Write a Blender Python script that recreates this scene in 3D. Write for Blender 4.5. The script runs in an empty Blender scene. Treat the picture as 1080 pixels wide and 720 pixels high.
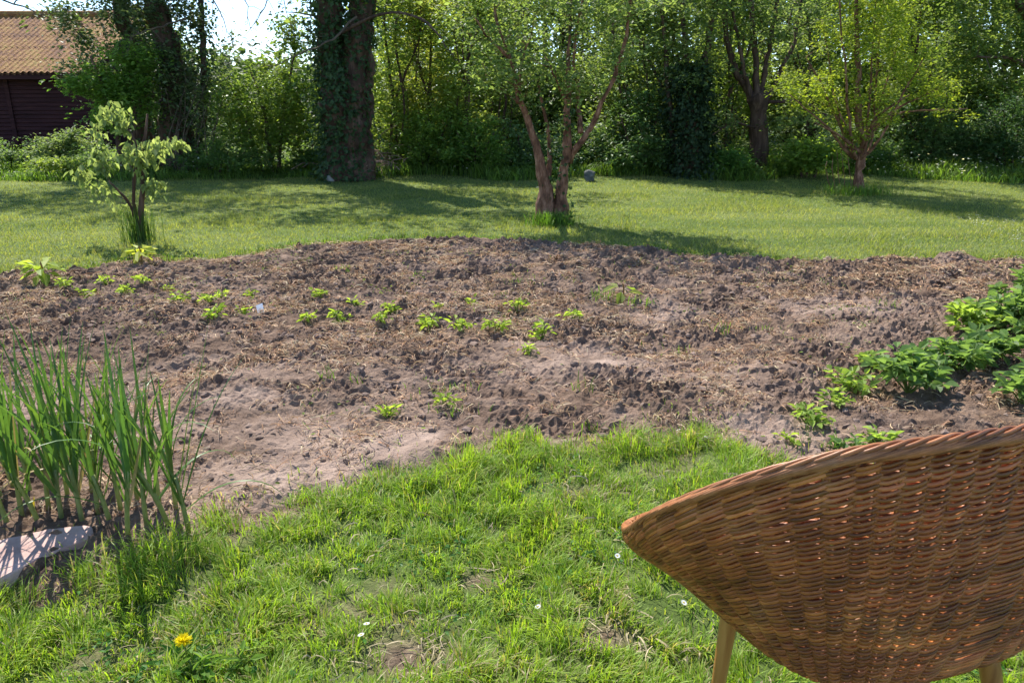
import bpy, math
import numpy as np

# ------------------------------------------------------------------ camera, world, sun, exposure
SC = bpy.context.scene
COL = SC.collection
PITCH = math.atan(250 / 800)
CT, ST = math.cos(PITCH), math.sin(PITCH)
CAMH = 1.3
cam_d = bpy.data.cameras.new('camera')
cam_d.sensor_width = 36
cam_d.lens = 36 * 800 / 1080
cam_d.clip_start = 0.05
cam_d.clip_end = 2000
cam = bpy.data.objects.new('camera', cam_d)
cam.location = (0, 0, CAMH)
cam.rotation_euler = (math.pi / 2 - PITCH, 0, 0)
COL.objects.link(cam)
SC.camera = cam

SUN_EL, SUN_AZ = math.radians(52), math.radians(-25)   # azimuth from +Y towards +X
world = bpy.data.worlds.new('World')
SC.world = world
world.use_nodes = True
wn = world.node_tree
wn.nodes.clear()
sky = wn.nodes.new('ShaderNodeTexSky')
sky.sky_type = 'NISHITA'
sky.sun_disc = False
sky.sun_elevation = SUN_EL
sky.sun_rotation = SUN_AZ
sky.air_density = 1.0
sky.dust_density = 0.1
sky.ozone_density = 2.5
sky.altitude = 1500
bg = wn.nodes.new('ShaderNodeBackground')
bg.inputs['Strength'].default_value = 0.15
wo = wn.nodes.new('ShaderNodeOutputWorld')
wn.links.new(sky.outputs[0], bg.inputs[0])
wn.links.new(bg.outputs[0], wo.inputs[0])

sun_d = bpy.data.lights.new('sun', 'SUN')
sun_d.energy = 5.0
sun_d.angle = math.radians(0.5)
sun_d.color = (1.0, 0.95, 0.86)
sun = bpy.data.objects.new('sun', sun_d)
sd = np.array([math.sin(SUN_AZ) * math.cos(SUN_EL), math.cos(SUN_AZ) * math.cos(SUN_EL), math.sin(SUN_EL)])
from mathutils import Vector
sun.rotation_euler = Vector(sd).to_track_quat('Z', 'Y').to_euler()
sun.location = (0, 0, 20)
COL.objects.link(sun)

SC.view_settings.view_transform = 'Standard'
SC.view_settings.look = 'None'
SC.view_settings.exposure = 0.9
SC.view_settings.gamma = 1
SC.render.engine = 'CYCLES'
SC.cycles.max_bounces = 8
SC.cycles.diffuse_bounces = 4
SC.cycles.transmission_bounces = 4
SC.cycles.glossy_bounces = 2
SC.cycles.use_adaptive_sampling = True
SC.cycles.adaptive_threshold = 0.02

# ------------------------------------------------------------------ measuring helpers (photo pixels to metres)
def ray(px, py):
    a, b = (px - 540) / 800.0, -(py - 360) / 800.0
    return np.array([a, CT + b * ST, -ST + b * CT])

def G(px, py, z=0.0):
    d = ray(px, py)
    return np.array([0, 0, CAMH]) + d * ((z - CAMH) / d[2])

def at(px, py, Y):
    d = ray(px, py)
    return np.array([0, 0, CAMH]) + d * (Y / d[1])

def rng(seed):
    return np.random.default_rng(seed)

# ------------------------------------------------------------------ noise
def _hash(ix, iy, seed):
    h = (ix.astype(np.int64) * 374761393 + iy.astype(np.int64) * 668265263 + seed * 1442695041) & 0xFFFFFFFF
    h = ((h ^ (h >> 13)) * 1274126177) & 0xFFFFFFFF
    h = h ^ (h >> 16)
    return (h & 0xFFFFFF) / float(0xFFFFFF)

def noise(x, y, s, seed=0):
    x = np.asarray(x, float) / s; y = np.asarray(y, float) / s
    ix = np.floor(x); iy = np.floor(y)
    fx = x - ix; fy = y - iy
    fx = fx * fx * (3 - 2 * fx); fy = fy * fy * (3 - 2 * fy)
    a = _hash(ix, iy, seed); b = _hash(ix + 1, iy, seed)
    c = _hash(ix, iy + 1, seed); d = _hash(ix + 1, iy + 1, seed)
    return (a * (1 - fx) + b * fx) * (1 - fy) + (c * (1 - fx) + d * fx) * fy

def sstep(a, b, x):
    t = np.clip((x - a) / (b - a), 0, 1)
    return t * t * (3 - 2 * t)

# ------------------------------------------------------------------ mesh helpers
class MB:
    """collects quads / triangles with an optional per-vertex colour"""
    def __init__(s):
        s.v = []; s.q = []; s.t = []; s.c = []; s.n = 0
    def add(s, v, q=None, t=None, c=None):
        v = np.asarray(v, float).reshape(-1, 3)
        s.v.append(v)
        if q is not None and len(q): s.q.append(np.asarray(q, np.int64).reshape(-1, 4) + s.n)
        if t is not None and len(t): s.t.append(np.asarray(t, np.int64).reshape(-1, 3) + s.n)
        if c is None: c = np.ones((len(v), 3)) * 0.5
        c = np.asarray(c, float)
        if c.ndim == 1: c = np.tile(c, (len(v), 1))
        s.c.append(c)
        s.n += len(v)
        return s
    def mesh(s, name, mat, smooth=False):
        me = bpy.data.meshes.new(name)
        v = np.concatenate(s.v); c = np.concatenate(s.c)
        q = np.concatenate(s.q) if s.q else np.zeros((0, 4), np.int64)
        t = np.concatenate(s.t) if s.t else np.zeros((0, 3), np.int64)
        me.vertices.add(len(v)); me.vertices.foreach_set('co', v.astype(np.float32).ravel())
        nl = q.size + t.size
        me.loops.add(nl)
        me.loops.foreach_set('vertex_index', np.concatenate([q.ravel(), t.ravel()]).astype(np.int32))
        me.polygons.add(len(q) + len(t))
        ls = np.concatenate([np.arange(len(q)) * 4, q.size + np.arange(len(t)) * 3]).astype(np.int32)
        me.polygons.foreach_set('loop_start', ls)
        me.polygons.foreach_set('loop_total', np.concatenate([np.full(len(q), 4), np.full(len(t), 3)]).astype(np.int32))
        me.polygons.foreach_set('use_smooth', np.full(len(q) + len(t), smooth))
        at_ = me.attributes.new('tint', 'FLOAT_COLOR', 'POINT')
        at_.data.foreach_set('color', np.concatenate([c, np.ones((len(c), 1))], 1).astype(np.float32).ravel())
        me.update(calc_edges=True)
        me.materials.append(mat)
        return me
    def build(s, name, mat, parent=None, smooth=False):
        if s.n == 0: return None
        o = bpy.data.objects.new(name, s.mesh(name, mat, smooth))
        COL.objects.link(o)
        if parent is not None: o.parent = parent
        return o

def tag(o, label=None, cat=None, group=None, kind=None):
    if label: o['label'] = label
    if cat: o['category'] = cat
    if group: o['group'] = group
    if kind: o['kind'] = kind
    return o

def empty(name, loc=(0, 0, 0), rz=0.0):
    o = bpy.data.objects.new(name, None)
    o.location = loc; o.rotation_euler = (0, 0, rz)
    o.empty_display_size = 0.1
    COL.objects.link(o)
    return o

def copy_tree(o, parent=None):
    c = o.copy(); COL.objects.link(c)
    if parent is not None: c.parent = parent
    for ch in list(o.children): copy_tree(ch, c)
    return c

def tube(mb, pts, rad, k=6, c=None, cap=True):
    pts = np.asarray(pts, float); n = len(pts)
    rad = np.broadcast_to(np.asarray(rad, float), (n,))
    d = np.gradient(pts, axis=0); d /= np.linalg.norm(d, axis=1, keepdims=True) + 1e-9
    ref = np.array([0, 0, 1.0]) if abs(d[:, 2]).mean() < 0.8 else np.array([1.0, 0.1, 0])
    u = np.cross(d, ref); u /= np.linalg.norm(u, axis=1, keepdims=True) + 1e-9
    w = np.cross(d, u)
    a = np.arange(k) * 2 * np.pi / k
    v = pts[:, None] + rad[:, None, None] * (np.cos(a)[None, :, None] * u[:, None] + np.sin(a)[None, :, None] * w[:, None])
    i = np.arange(n - 1)[:, None] * k; j = np.arange(k)[None]; j2 = (j + 1) % k
    q = np.stack([i + j, i + j2, i + k + j2, i + k + j], -1).reshape(-1, 4)
    t = None
    if cap:
        v = np.concatenate([v.reshape(-1, 3), pts[:1], pts[-1:]])
        jj = np.arange(k); m = n * k
        t = np.concatenate([np.stack([(jj + 1) % k, jj, np.full(k, m)], -1),
                            np.stack([(n - 1) * k + jj, (n - 1) * k + (jj + 1) % k, np.full(k, m + 1)], -1)])
    mb.add(v.reshape(-1, 3), q, t, c)

def box(mb, lo, hi, c=None):
    x0, y0, z0 = lo; x1, y1, z1 = hi
    v = [(x0, y0, z0), (x1, y0, z0), (x1, y1, z0), (x0, y1, z0), (x0, y0, z1), (x1, y0, z1), (x1, y1, z1), (x0, y1, z1)]
    mb.add(v, [(0, 3, 2, 1), (4, 5, 6, 7), (0, 1, 5, 4), (1, 2, 6, 5), (2, 3, 7, 6), (3, 0, 4, 7)], None, c)

def catmull(P, n):
    """smooth polyline of n points through the control points"""
    P = np.asarray(P, float)
    if len(P) == 2:
        t = np.linspace(0, 1, n)[:, None]; return P[0] * (1 - t) + P[1] * t
    Q = np.concatenate([[2 * P[0] - P[1]], P, [2 * P[-1] - P[-2]]])
    s = np.linspace(0, len(P) - 1 - 1e-6, n); i = s.astype(int); t = (s - i)[:, None]
    p0, p1, p2, p3 = Q[i], Q[i + 1], Q[i + 2], Q[i + 3]
    return 0.5 * (2 * p1 + (p2 - p0) * t + (2 * p0 - 5 * p1 + 4 * p2 - p3) * t ** 2 + (3 * p1 - p0 - 3 * p2 + p3) * t ** 3)

def unit(v): return v / (np.linalg.norm(v, axis=-1, keepdims=True) + 1e-9)

def leaves(mb, P, L, W, D, N, C, fold=0.25):
    """oval folded leaves: P base, D along, N face normal, L, W sizes per leaf, C colours. 6 vertices, two folded halves"""
    P = np.asarray(P, float); n = len(P)
    if n == 0: return
    L = np.broadcast_to(L, (n,))[:, None]; W = np.broadcast_to(W, (n,))[:, None]
    D = unit(D); S = unit(np.cross(D, N)); N = np.cross(S, D)
    up = N * W * fold
    v = np.stack([P, P + D * L * .38 + S * W * .5 + up, P + D * L * .72 + S * W * .36 + up * .6 - N * L * .05,
                  P + D * L - N * L * .12, P + D * L * .72 - S * W * .36 + up * .6 - N * L * .05,
                  P + D * L * .38 - S * W * .5 + up], 1)
    b = np.arange(n)[:, None] * 6
    q = np.concatenate([b + np.array([[0, 1, 2, 3]]), b + np.array([[0, 3, 4, 5]])])
    mb.add(v.reshape(-1, 3), q, None, np.repeat(np.broadcast_to(C, (n, 3)), 6, 0))

def leaves4(mb, P, L, W, D, N, C):
    """light version for far crowns: one creased diamond"""
    P = np.asarray(P, float); n = len(P)
    if n == 0: return
    L = np.broadcast_to(L, (n,))[:, None]; W = np.broadcast_to(W, (n,))[:, None]
    D = unit(D); S = unit(np.cross(D, N)); N = np.cross(S, D)
    v = np.stack([P, P + D * L * .45 + S * W * .5 + N * W * .15, P + D * L, P + D * L * .45 - S * W * .5 + N * W * .15], 1)
    q = np.arange(n * 4).reshape(-1, 4)
    mb.add(v.reshape(-1, 3), q, None, np.repeat(np.broadcast_to(C, (n, 3)), 4, 0))

# ------------------------------------------------------------------ materials
def mat(name):
    m = bpy.data.materials.new(name); m.use_nodes = True
    n = m.node_tree.nodes; n.clear()
    out = n.new('ShaderNodeOutputMaterial')
    return m, m.node_tree, out

def nd(nt, typ, **kw):
    n = nt.nodes.new(typ)
    for k, v in kw.items():
        if k in n.inputs: n.inputs[k].default_value = v
        else: setattr(n, k, v)
    return n

def ramp(nt, fac, stops):
    r = nt.nodes.new('ShaderNodeValToRGB')
    e = r.color_ramp.elements
    while len(e) < len(stops): e.new(0.5)
    for k, (p, c) in enumerate(stops):
        e[k].position = p; e[k].color = (*c, 1)
    nt.links.new(fac, r.inputs[0])
    return r

def leaf_mat(name, trans=0.5, gloss=0.25, rough=0.55, tmul=(1.9, 1.8, 0.95)):
    m, nt, out = mat(name)
    a = nd(nt, 'ShaderNodeAttribute', attribute_name='tint')
    geo = nd(nt, 'ShaderNodeTexCoord')
    nz = nd(nt, 'ShaderNodeTexNoise', Scale=60.0, Detail=2.0)
    nt.links.new(geo.outputs['Object'], nz.inputs['Vector'])
    mr = nd(nt, 'ShaderNodeMapRange'); mr.inputs[3].default_value = 0.75; mr.inputs[4].default_value = 1.25
    nt.links.new(nz.outputs[0], mr.inputs[0])
    mul = nd(nt, 'ShaderNodeVectorMath', operation='SCALE')
    nt.links.new(a.outputs['Color'], mul.inputs[0]); nt.links.new(mr.outputs[0], mul.inputs['Scale'])
    p = nd(nt, 'ShaderNodeBsdfPrincipled', Roughness=rough)
    p.inputs['Specular IOR Level'].default_value = gloss
    nt.links.new(mul.outputs[0], p.inputs['Base Color'])
    tm = nd(nt, 'ShaderNodeVectorMath', operation='MULTIPLY'); tm.inputs[1].default_value = tmul
    nt.links.new(mul.outputs[0], tm.inputs[0])
    tr = nd(nt, 'ShaderNodeBsdfTranslucent')
    nt.links.new(tm.outputs[0], tr.inputs[0])
    mx = nd(nt, 'ShaderNodeMixShader'); mx.inputs[0].default_value = trans
    nt.links.new(p.outputs[0], mx.inputs[1]); nt.links.new(tr.outputs[0], mx.inputs[2])
    nt.links.new(mx.outputs[0], out.inputs[0])
    return m

def rough_mat(name, stops, scale=8.0, detail=8.0, rough=0.9, bump=0.4, bump_scale=40.0, stretch=(1, 1, 1), dist=0.01, spec=0.3, tint=False):
    m, nt, out = mat(name)
    tc = nd(nt, 'ShaderNodeTexCoord'); mp = nd(nt, 'ShaderNodeMapping'); mp.inputs['Scale'].default_value = stretch
    nt.links.new(tc.outputs['Object'], mp.inputs[0])
    n1 = nd(nt, 'ShaderNodeTexNoise', Scale=scale, Detail=detail, Roughness=0.65)
    nt.links.new(mp.outputs[0], n1.inputs['Vector'])
    r = ramp(nt, n1.outputs[0], stops)
    n2 = nd(nt, 'ShaderNodeTexNoise', Scale=bump_scale, Detail=6.0, Roughness=0.7)
    nt.links.new(mp.outputs[0], n2.inputs['Vector'])
    b = nd(nt, 'ShaderNodeBump', Strength=bump, Distance=dist)
    nt.links.new(n2.outputs[0], b.inputs['Height'])
    p = nd(nt, 'ShaderNodeBsdfPrincipled', Roughness=rough)
    p.inputs['Specular IOR Level'].default_value = spec
    src = r.outputs[0]
    if tint:
        a = nd(nt, 'ShaderNodeAttribute', attribute_name='tint')
        mm = nd(nt, 'ShaderNodeVectorMath', operation='MULTIPLY'); nt.links.new(src, mm.inputs[0]); nt.links.new(a.outputs['Color'], mm.inputs[1])
        src = mm.outputs[0]
    nt.links.new(src, p.inputs['Base Color']); nt.links.new(b.outputs[0], p.inputs['Normal'])
    nt.links.new(p.outputs[0], out.inputs[0])
    return m

M_LEAF = leaf_mat('leaf')
M_LEAFD = leaf_mat('dark_leaf', trans=0.35, gloss=0.25, rough=0.5)
M_GRASS = leaf_mat('grass', trans=0.5, gloss=0.3, rough=0.5, tmul=(1.45, 1.5, 0.5))
M_STRAW = leaf_mat('straw', trans=0.2, gloss=0.2, rough=0.7, tmul=(1, 1, 1))
M_BARK = rough_mat('bark', [(0.3, (.03, .018, .013)), (0.5, (.09, .052, .037)), (0.68, (.18, .115, .082))], scale=9, stretch=(1, 1, .22), bump=1.0, bump_scale=16, dist=0.03)
M_BARKR = rough_mat('red_bark', [(0.34, (.05, .023, .014)), (0.5, (.19, .09, .054)), (0.66, (.36, .2, .135))], scale=16, stretch=(1, 1, .4), bump=1.0, bump_scale=20, dist=0.02)
M_TWIG = rough_mat('twig', [(0.3, (.05, .036, .026)), (0.6, (.15, .11, .08)), (0.8, (.24, .2, .15))], scale=10, bump=0.3)
M_STONE = rough_mat('pink_stone', [(0.3, (.30, .18, .15)), (0.5, (.46, .31, .27)), (0.7, (.56, .40, .35))], scale=6, bump=0.7, bump_scale=30, dist=0.006)
M_GSTONE = rough_mat('grey_stone', [(0.3, (.12, .12, .12)), (0.5, (.28, .27, .26)), (0.7, (.42, .41, .4))], scale=8, bump=0.7, bump_scale=30, dist=0.006)
M_CLOD = rough_mat('soil_clod', [(0.3, (.12, .08, .062)), (0.5, (.2, .14, .11)), (0.7, (.3, .215, .17))], scale=14, bump=0.8, bump_scale=60, dist=0.008)
M_PETAL = leaf_mat('petal', trans=0.35, tmul=(1, 1, 1))

def soil_material():
    m, nt, out = mat('soil')
    tc = nd(nt, 'ShaderNodeTexCoord')
    a = nd(nt, 'ShaderNodeAttribute', attribute_name='tint')
    sx = nd(nt, 'ShaderNodeSeparateColor'); nt.links.new(a.outputs['Color'], sx.inputs[0])
    n1 = nd(nt, 'ShaderNodeTexNoise', Scale=5.0, Detail=10.0, Roughness=0.72)
    n2 = nd(nt, 'ShaderNodeTexNoise', Scale=45.0, Detail=8.0, Roughness=0.7)
    n3 = nd(nt, 'ShaderNodeTexNoise', Scale=1.3, Detail=4.0)
    for n in (n1, n2, n3): nt.links.new(tc.outputs['Object'], n.inputs['Vector'])
    dark = ramp(nt, n1.outputs[0], [(0.32, (.078, .049, .034)), (0.5, (.17, .112, .079)), (0.66, (.29, .2, .145))])
    dry = ramp(nt, n1.outputs[0], [(0.3, (.27, .19, .148)), (0.7, (.45, .335, .27))])
    mx = nd(nt, 'ShaderNodeMix', data_type='RGBA'); nt.links.new(sx.outputs[0], mx.inputs[0])
    nt.links.new(dark.outputs[0], mx.inputs[6]); nt.links.new(dry.outputs[0], mx.inputs[7])
    # crumbs of straw and pale dry bits
    r2 = ramp(nt, n2.outputs[0], [(0.57, (0, 0, 0)), (0.66, (1, 1, 1))])
    mul = nd(nt, 'ShaderNodeMath', operation='MULTIPLY'); nt.links.new(r2.outputs[0], mul.inputs[0]); nt.links.new(sx.outputs[1], mul.inputs[1])
    mx2 = nd(nt, 'ShaderNodeMix', data_type='RGBA'); nt.links.new(mul.outputs[0], mx2.inputs[0])
    nt.links.new(mx.outputs[2], mx2.inputs[6]); mx2.inputs[7].default_value = (.46, .31, .19, 1)
    b = nd(nt, 'ShaderNodeBump', Strength=0.9, Distance=0.02); nt.links.new(n2.outputs[0], b.inputs['Height'])
    p = nd(nt, 'ShaderNodeBsdfPrincipled', Roughness=0.95); p.inputs['Specular IOR Level'].default_value = 0.15
    nt.links.new(mx2.outputs[2], p.inputs['Base Color']); nt.links.new(b.outputs[0], p.inputs['Normal'])
    nt.links.new(p.outputs[0], out.inputs[0])
    return m

def lawn_material():
    m, nt, out = mat('lawn')
    tc = nd(nt, 'ShaderNodeTexCoord')
    n1 = nd(nt, 'ShaderNodeTexNoise', Scale=0.9, Detail=6.0, Roughness=0.6)
    n2 = nd(nt, 'ShaderNodeTexNoise', Scale=22.0, Detail=8.0, Roughness=0.75)
    mp = nd(nt, 'ShaderNodeMapping'); mp.inputs['Scale'].default_value = (0.4, 1.4, 1)
    nt.links.new(tc.outputs['Object'], mp.inputs[0])
    nt.links.new(mp.outputs[0], n1.inputs['Vector']); nt.links.new(tc.outputs['Object'], n2.inputs['Vector'])
    add = nd(nt, 'ShaderNodeMath', operation='MULTIPLY_ADD'); add.inputs[1].default_value = 0.6
    nt.links.new(n1.outputs[0], add.inputs[0])
    mu = nd(nt, 'ShaderNodeMath', operation='MULTIPLY'); mu.inputs[1].default_value = 0.4
    nt.links.new(n2.outputs[0], mu.inputs[0]); nt.links.new(mu.outputs[0], add.inputs[2])
    r = ramp(nt, add.outputs[0], [(0.34, (.05, .08, .02)), (0.48, (.095, .14, .032)), (0.6, (.15, .18, .055)), (0.7, (.2, .18, .09))])
    b = nd(nt, 'ShaderNodeBump', Strength=0.8, Distance=0.03); nt.links.new(n2.outputs[0], b.inputs['Height'])
    p = nd(nt, 'ShaderNodeBsdfPrincipled', Roughness=0.9); p.inputs['Specular IOR Level'].default_value = 0.15
    a = nd(nt, 'ShaderNodeAttribute', attribute_name='tint'); sx = nd(nt, 'ShaderNodeSeparateColor'); nt.links.new(a.outputs['Color'], sx.inputs[0])
    d = ramp(nt, n2.outputs[0], [(.35, (.09, .06, .045)), (.5, (.2, .14, .1)), (.65, (.34, .26, .17))])
    mx = nd(nt, 'ShaderNodeMix', data_type='RGBA'); nt.links.new(sx.outputs[0], mx.inputs[0]); nt.links.new(r.outputs[0], mx.inputs[6]); nt.links.new(d.outputs[0], mx.inputs[7])
    nt.links.new(mx.outputs[2], p.inputs['Base Color']); nt.links.new(b.outputs[0], p.inputs['Normal'])
    nt.links.new(p.outputs[0], out.inputs[0])
    return m
M_SOIL, M_LAWN = soil_material(), lawn_material()

# ------------------------------------------------------------------ ground: outline of the dug bed
edge_px = [(-260, 640), (-60, 612), (0, 606), (60, 612), (110, 608), (150, 600), (205, 582), (245, 558), (290, 546), (330, 528), (372, 512), (400, 500), (425, 484),
           (480, 484), (530, 474), (600, 474), (650, 470), (700, 462), (740, 456), (775, 462), (800, 478), (850, 494), (930, 500), (1010, 520), (1100, 560), (1240, 640),
           (1500, 520), (1420, 330), (1250, 282), (1080, 274), (1000, 276), (900, 279), (820, 274), (740, 270), (690, 266), (640, 262), (590, 258), (540, 252), (470, 252),
           (400, 254), (330, 260), (290, 268), (240, 274), (190, 276), (150, 274), (95, 284), (50, 288), (0, 292), (-90, 296), (-240, 310), (-420, 360)]
BED = np.array([G(a, b)[:2] for a, b in edge_px])

def bed_sd(x, y):
    """signed distance to the bed outline, positive inside"""
    x = np.asarray(x, float); y = np.asarray(y, float)
    d = np.full(x.shape, 1e9); ins = np.zeros(x.shape, bool)
    n = len(BED)
    for i in range(n):
        ax, ay = BED[i]; bx, by = BED[(i + 1) % n]
        ex, ey = bx - ax, by - ay
        t = np.clip(((x - ax) * ex + (y - ay) * ey) / (ex * ex + ey * ey), 0, 1)
        d = np.minimum(d, (x - ax - t * ex) ** 2 + (y - ay - t * ey) ** 2)
        c = ((ay > y) != (by > y)) & (x < (bx - ax) * (y - ay) / ((by - ay) + 1e-12) + ax)
        ins ^= c
    return np.where(ins, np.sqrt(d), -np.sqrt(d))

def wob(x, y):
    return bed_sd(x, y) + (noise(x, y, .35, 5) - .5) * .22 + (noise(x, y, .09, 6) - .5) * .10

smooth_spots = [(350, 495, .42), (440, 470, .35), (300, 520, .4), (600, 385, .5), (800, 470, .5), (190, 440, .45), (330, 460, .5), (690, 330, .45), (900, 330, .4), (260, 395, .35), (60, 420, .5)]
SPOTS = [(*G(a, b)[:2], r) for a, b, r in smooth_spots]
SPOTS = [(a, b, r * .62) for a, b, r in SPOTS]
PATHS = [(*G(a, b)[:2], r) for a, b, r in ((352, 502, .22), (388, 482, .16), (300, 505, .2), (335, 470, .16), (250, 430, .15), (430, 465, .12), (640, 390, .08))]
def smoothness(x, y):
    s = np.zeros(np.shape(x))
    for sx, sy, r in SPOTS:
        s = np.maximum(s, np.exp(-(((x - sx) / (r * 1.7)) ** 2 + ((y - sy) / r) ** 2)))
    b = np.zeros(np.shape(x))
    for px_, py_, r_ in PATHS:
        b = np.maximum(b, np.exp(-(((x - px_) / (r_ * 1.5)) ** 2 + ((y - py_) / r_) ** 2) ** 1.5))
    return np.maximum(np.clip(s * (0.15 + 1.1 * noise(x, y, .22, 44)), 0, 1) * .75, b * (.75 + .3 * noise(x, y, .1, 45)).clip(0, 1))

def bil(n):          # sharp lumps
    return 1 - np.abs(2 * n - 1)

def soil_h(x, y):
    s = smoothness(x, y)
    near = sstep(8, 3.0, y)
    rough = (1 - .72 * s)
    far_rough = .75 + .25 * sstep(3.6, 5.8, y)
    wx = x + (noise(x, y, .13, 31) - .5) * .11; wy = y + (noise(x, y, .13, 32) - .5) * .11
    h = (noise(x, y, 1.1, 1) - .5) * .06 + (noise(x, y + .3 * x, .42, 2) - .5) * .045
    h = h + .8 * rough * far_rough * ((bil(noise(wx, wy, .15, 3)) - .5) * .045 + (bil(noise(wx, wy, .07, 4)) ** 1.5 - .4) * .032
             + (noise(wx, wy, .035, 7) - .5) * .022 + np.maximum(0, noise(wx, wy, .05, 9) - .68) * .11)
    # low drill rows running away to the right
    h = h + .012 * np.sin((y - .35 * x) * 2 * np.pi / .42) * sstep(3, 4.2, y)
    return h

def ground_z(x, y):
    x = np.asarray(x, float); y = np.asarray(y, float)
    m = sstep(-.10, .07, wob(x, y))
    return soil_h(x, y) * m + .012 * m - .045 * (1 - m)

def gz(x, y):
    return float(max(ground_z(np.array([x]), np.array([y]))[0], lawn_z(np.array([x]), np.array([y]))[0]))

def lawn_z(x, y):
    x = np.asarray(x, float); y = np.asarray(y, float)
    near = sstep(40, 6, y) * sstep(-40, -6, y)
    h = ((noise(x, y, 1.6, 11) - .5) * .05 + (noise(x, y, .3, 12) - .5) * .02) * near
    ins = sstep(.06, .45, bed_sd(x, y))
    return h - .16 * ins + .10 * sstep(13.8, 16.5, y) + .25 * sstep(16, 30, y)

def grid(name, xs, ys, zf, m, cf=None, smooth=True):
    X, Y = np.meshgrid(xs, ys); Z = zf(X, Y)
    nx, ny = len(xs), len(ys)
    i = np.arange(ny - 1)[:, None] * nx + np.arange(nx - 1)[None]
    q = np.stack([i, i + 1, i + nx + 1, i + nx], -1).reshape(-1, 4)
    c = None if cf is None else cf(X, Y, Z).reshape(-1, 3)
    mb = MB().add(np.stack([X, Y, Z], -1).reshape(-1, 3), q, None, c)
    return mb.build(name, m, smooth=smooth)

def graded(lo, hi, a, b, fine):
    out = np.arange(a, b, fine); step = fine; v = b; right = []
    while v < hi: right.append(v); step *= 1.35; v += step
    right.append(hi); step = fine; v = a; left = []
    while v > lo: step *= 1.35; v -= step; left.append(max(v, lo))
    return np.unique(np.concatenate([left, out, right]))

BARE = [(*G(432, 690)[:2], .12), (*G(640, 668)[:2], .08), (*G(505, 605)[:2], .06), (*G(100, 640)[:2], .07)]
def bare(x, y):
    s = np.zeros(np.shape(x))
    for bx, by, br in BARE:
        s = np.maximum(s, np.exp(-((np.hypot((x - bx), (y - by) * 1.4) / br) ** 4)))
    return s * (.5 + noise(x, y, .05, 88)).clip(0, 1)
def lawn_tint(X, Y, Z):
    d = np.maximum(bare(X, Y), .45 * sstep(.66, .82, noise(X, Y, .17, 89)) * sstep(5, 3.5, Y)); d = np.maximum(d, sstep(-.12, .02, bed_sd(X, Y)))
    return np.stack([d, d, d], -1)
lawn = grid('lawn', graded(-900, 900, -12, 12, .05), graded(-900, 900, -1, 16, .05), lawn_z, M_LAWN, lawn_tint)
tag(lawn, 'grass covered ground of the garden reaching back under the trees', kind='structure')

def soil_tint(X, Y, Z):
    s = smoothness(X, Y)
    straw = sstep(.42, .68, noise(X, Y, .35, 21)) * .8 + .2 * sstep(.5, .7, noise(X, Y, .12, 22))
    straw = straw * (1 - .6 * s)
    return np.stack([np.clip(s * .95 + .22 * sstep(.5, .8, noise(X, Y, .5, 23)), 0, 1), straw, np.zeros_like(s)], -1)
def soil_surface(X, Y):
    rr = rng(3); m = sstep(-.06, .14, wob(X, Y)) * (1 - .5 * smoothness(X, Y))
    cr = noise(X, Y, .021, 91) ** 3 * .022 + (rr.random(X.shape) - .5) * .0055 + np.maximum(0, bil(noise(X, Y, .045, 92)) - .75) * .036
    gate = .35 + 1.2 * sstep(.35, .7, noise(X, Y, .27, 93))
    return ground_z(X, Y) + m * cr * gate
soil = grid('soil', np.arange(-6.4, 7.4, .0125), np.arange(1.55, 7.5, .0125), soil_surface, M_SOIL, soil_tint, smooth=False)
tag(soil, 'dug vegetable bed of crumbly brown soil between two lawns', kind='structure')

# loose crumbs and clods on the bed
def ico():
    t = (1 + 5 ** .5) / 2
    v = np.array([(-1, t, 0), (1, t, 0), (-1, -t, 0), (1, -t, 0), (0, -1, t), (0, 1, t), (0, -1, -t), (0, 1, -t), (t, 0, -1), (t, 0, 1), (-t, 0, -1), (-t, 0, 1)], float)
    f = [(0, 11, 5), (0, 5, 1), (0, 1, 7), (0, 7, 10), (0, 10, 11), (1, 5, 9), (5, 11, 4), (11, 10, 2), (10, 7, 6), (7, 1, 8), (3, 9, 4), (3, 4, 2), (3, 2, 6), (3, 6, 8), (3, 8, 9), (4, 9, 5), (2, 4, 11), (6, 2, 10), (8, 6, 7), (9, 8, 1)]
    return v / np.linalg.norm(v[0]), np.array(f)
IV, IF = ico()
def lumps(mb, P, R, seed, c=None, flat=.7):
    r = rng(seed); n = len(P)
    v = IV[None] * (1 + r.uniform(-.5, .4, (n, 12, 1))) * R[:, None, None] * np.array([1, 1, flat])
    a = r.uniform(0, 6.28, n); ca, sa = np.cos(a)[:, None], np.sin(a)[:, None]
    v = np.stack([v[..., 0] * ca * 1.2 - v[..., 1] * sa, v[..., 0] * sa * 1.2 + v[..., 1] * ca, v[..., 2]], -1) + P[:, None]
    t = (IF[None] + np.arange(n)[:, None, None] * 12).reshape(-1, 3)
    mb.add(v.reshape(-1, 3), None, t, c)

r = rng(11)
n = 120000
x = r.uniform(-6, 7, n); y = r.uniform(2.2, 7.4, n)
k = (wob(x, y) > .03) & (r.random(n) < (.15 + 1.1 * sstep(.4, .75, noise(x, y, .3, 13))) * (1 - .8 * smoothness(x, y)))
x, y = x[k][:55000], y[k][:55000]
R = .003 + .017 * r.random(len(x)) ** 8 + .002 * (y > 4)
mb = MB(); lumps(mb, np.stack([x, y, ground_z(x, y) + R * .3], -1), R, 12)
tag(mb.build('soil_clods', M_CLOD), 'loose crumbs and clods of soil scattered over the bed', kind='stuff')

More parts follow.
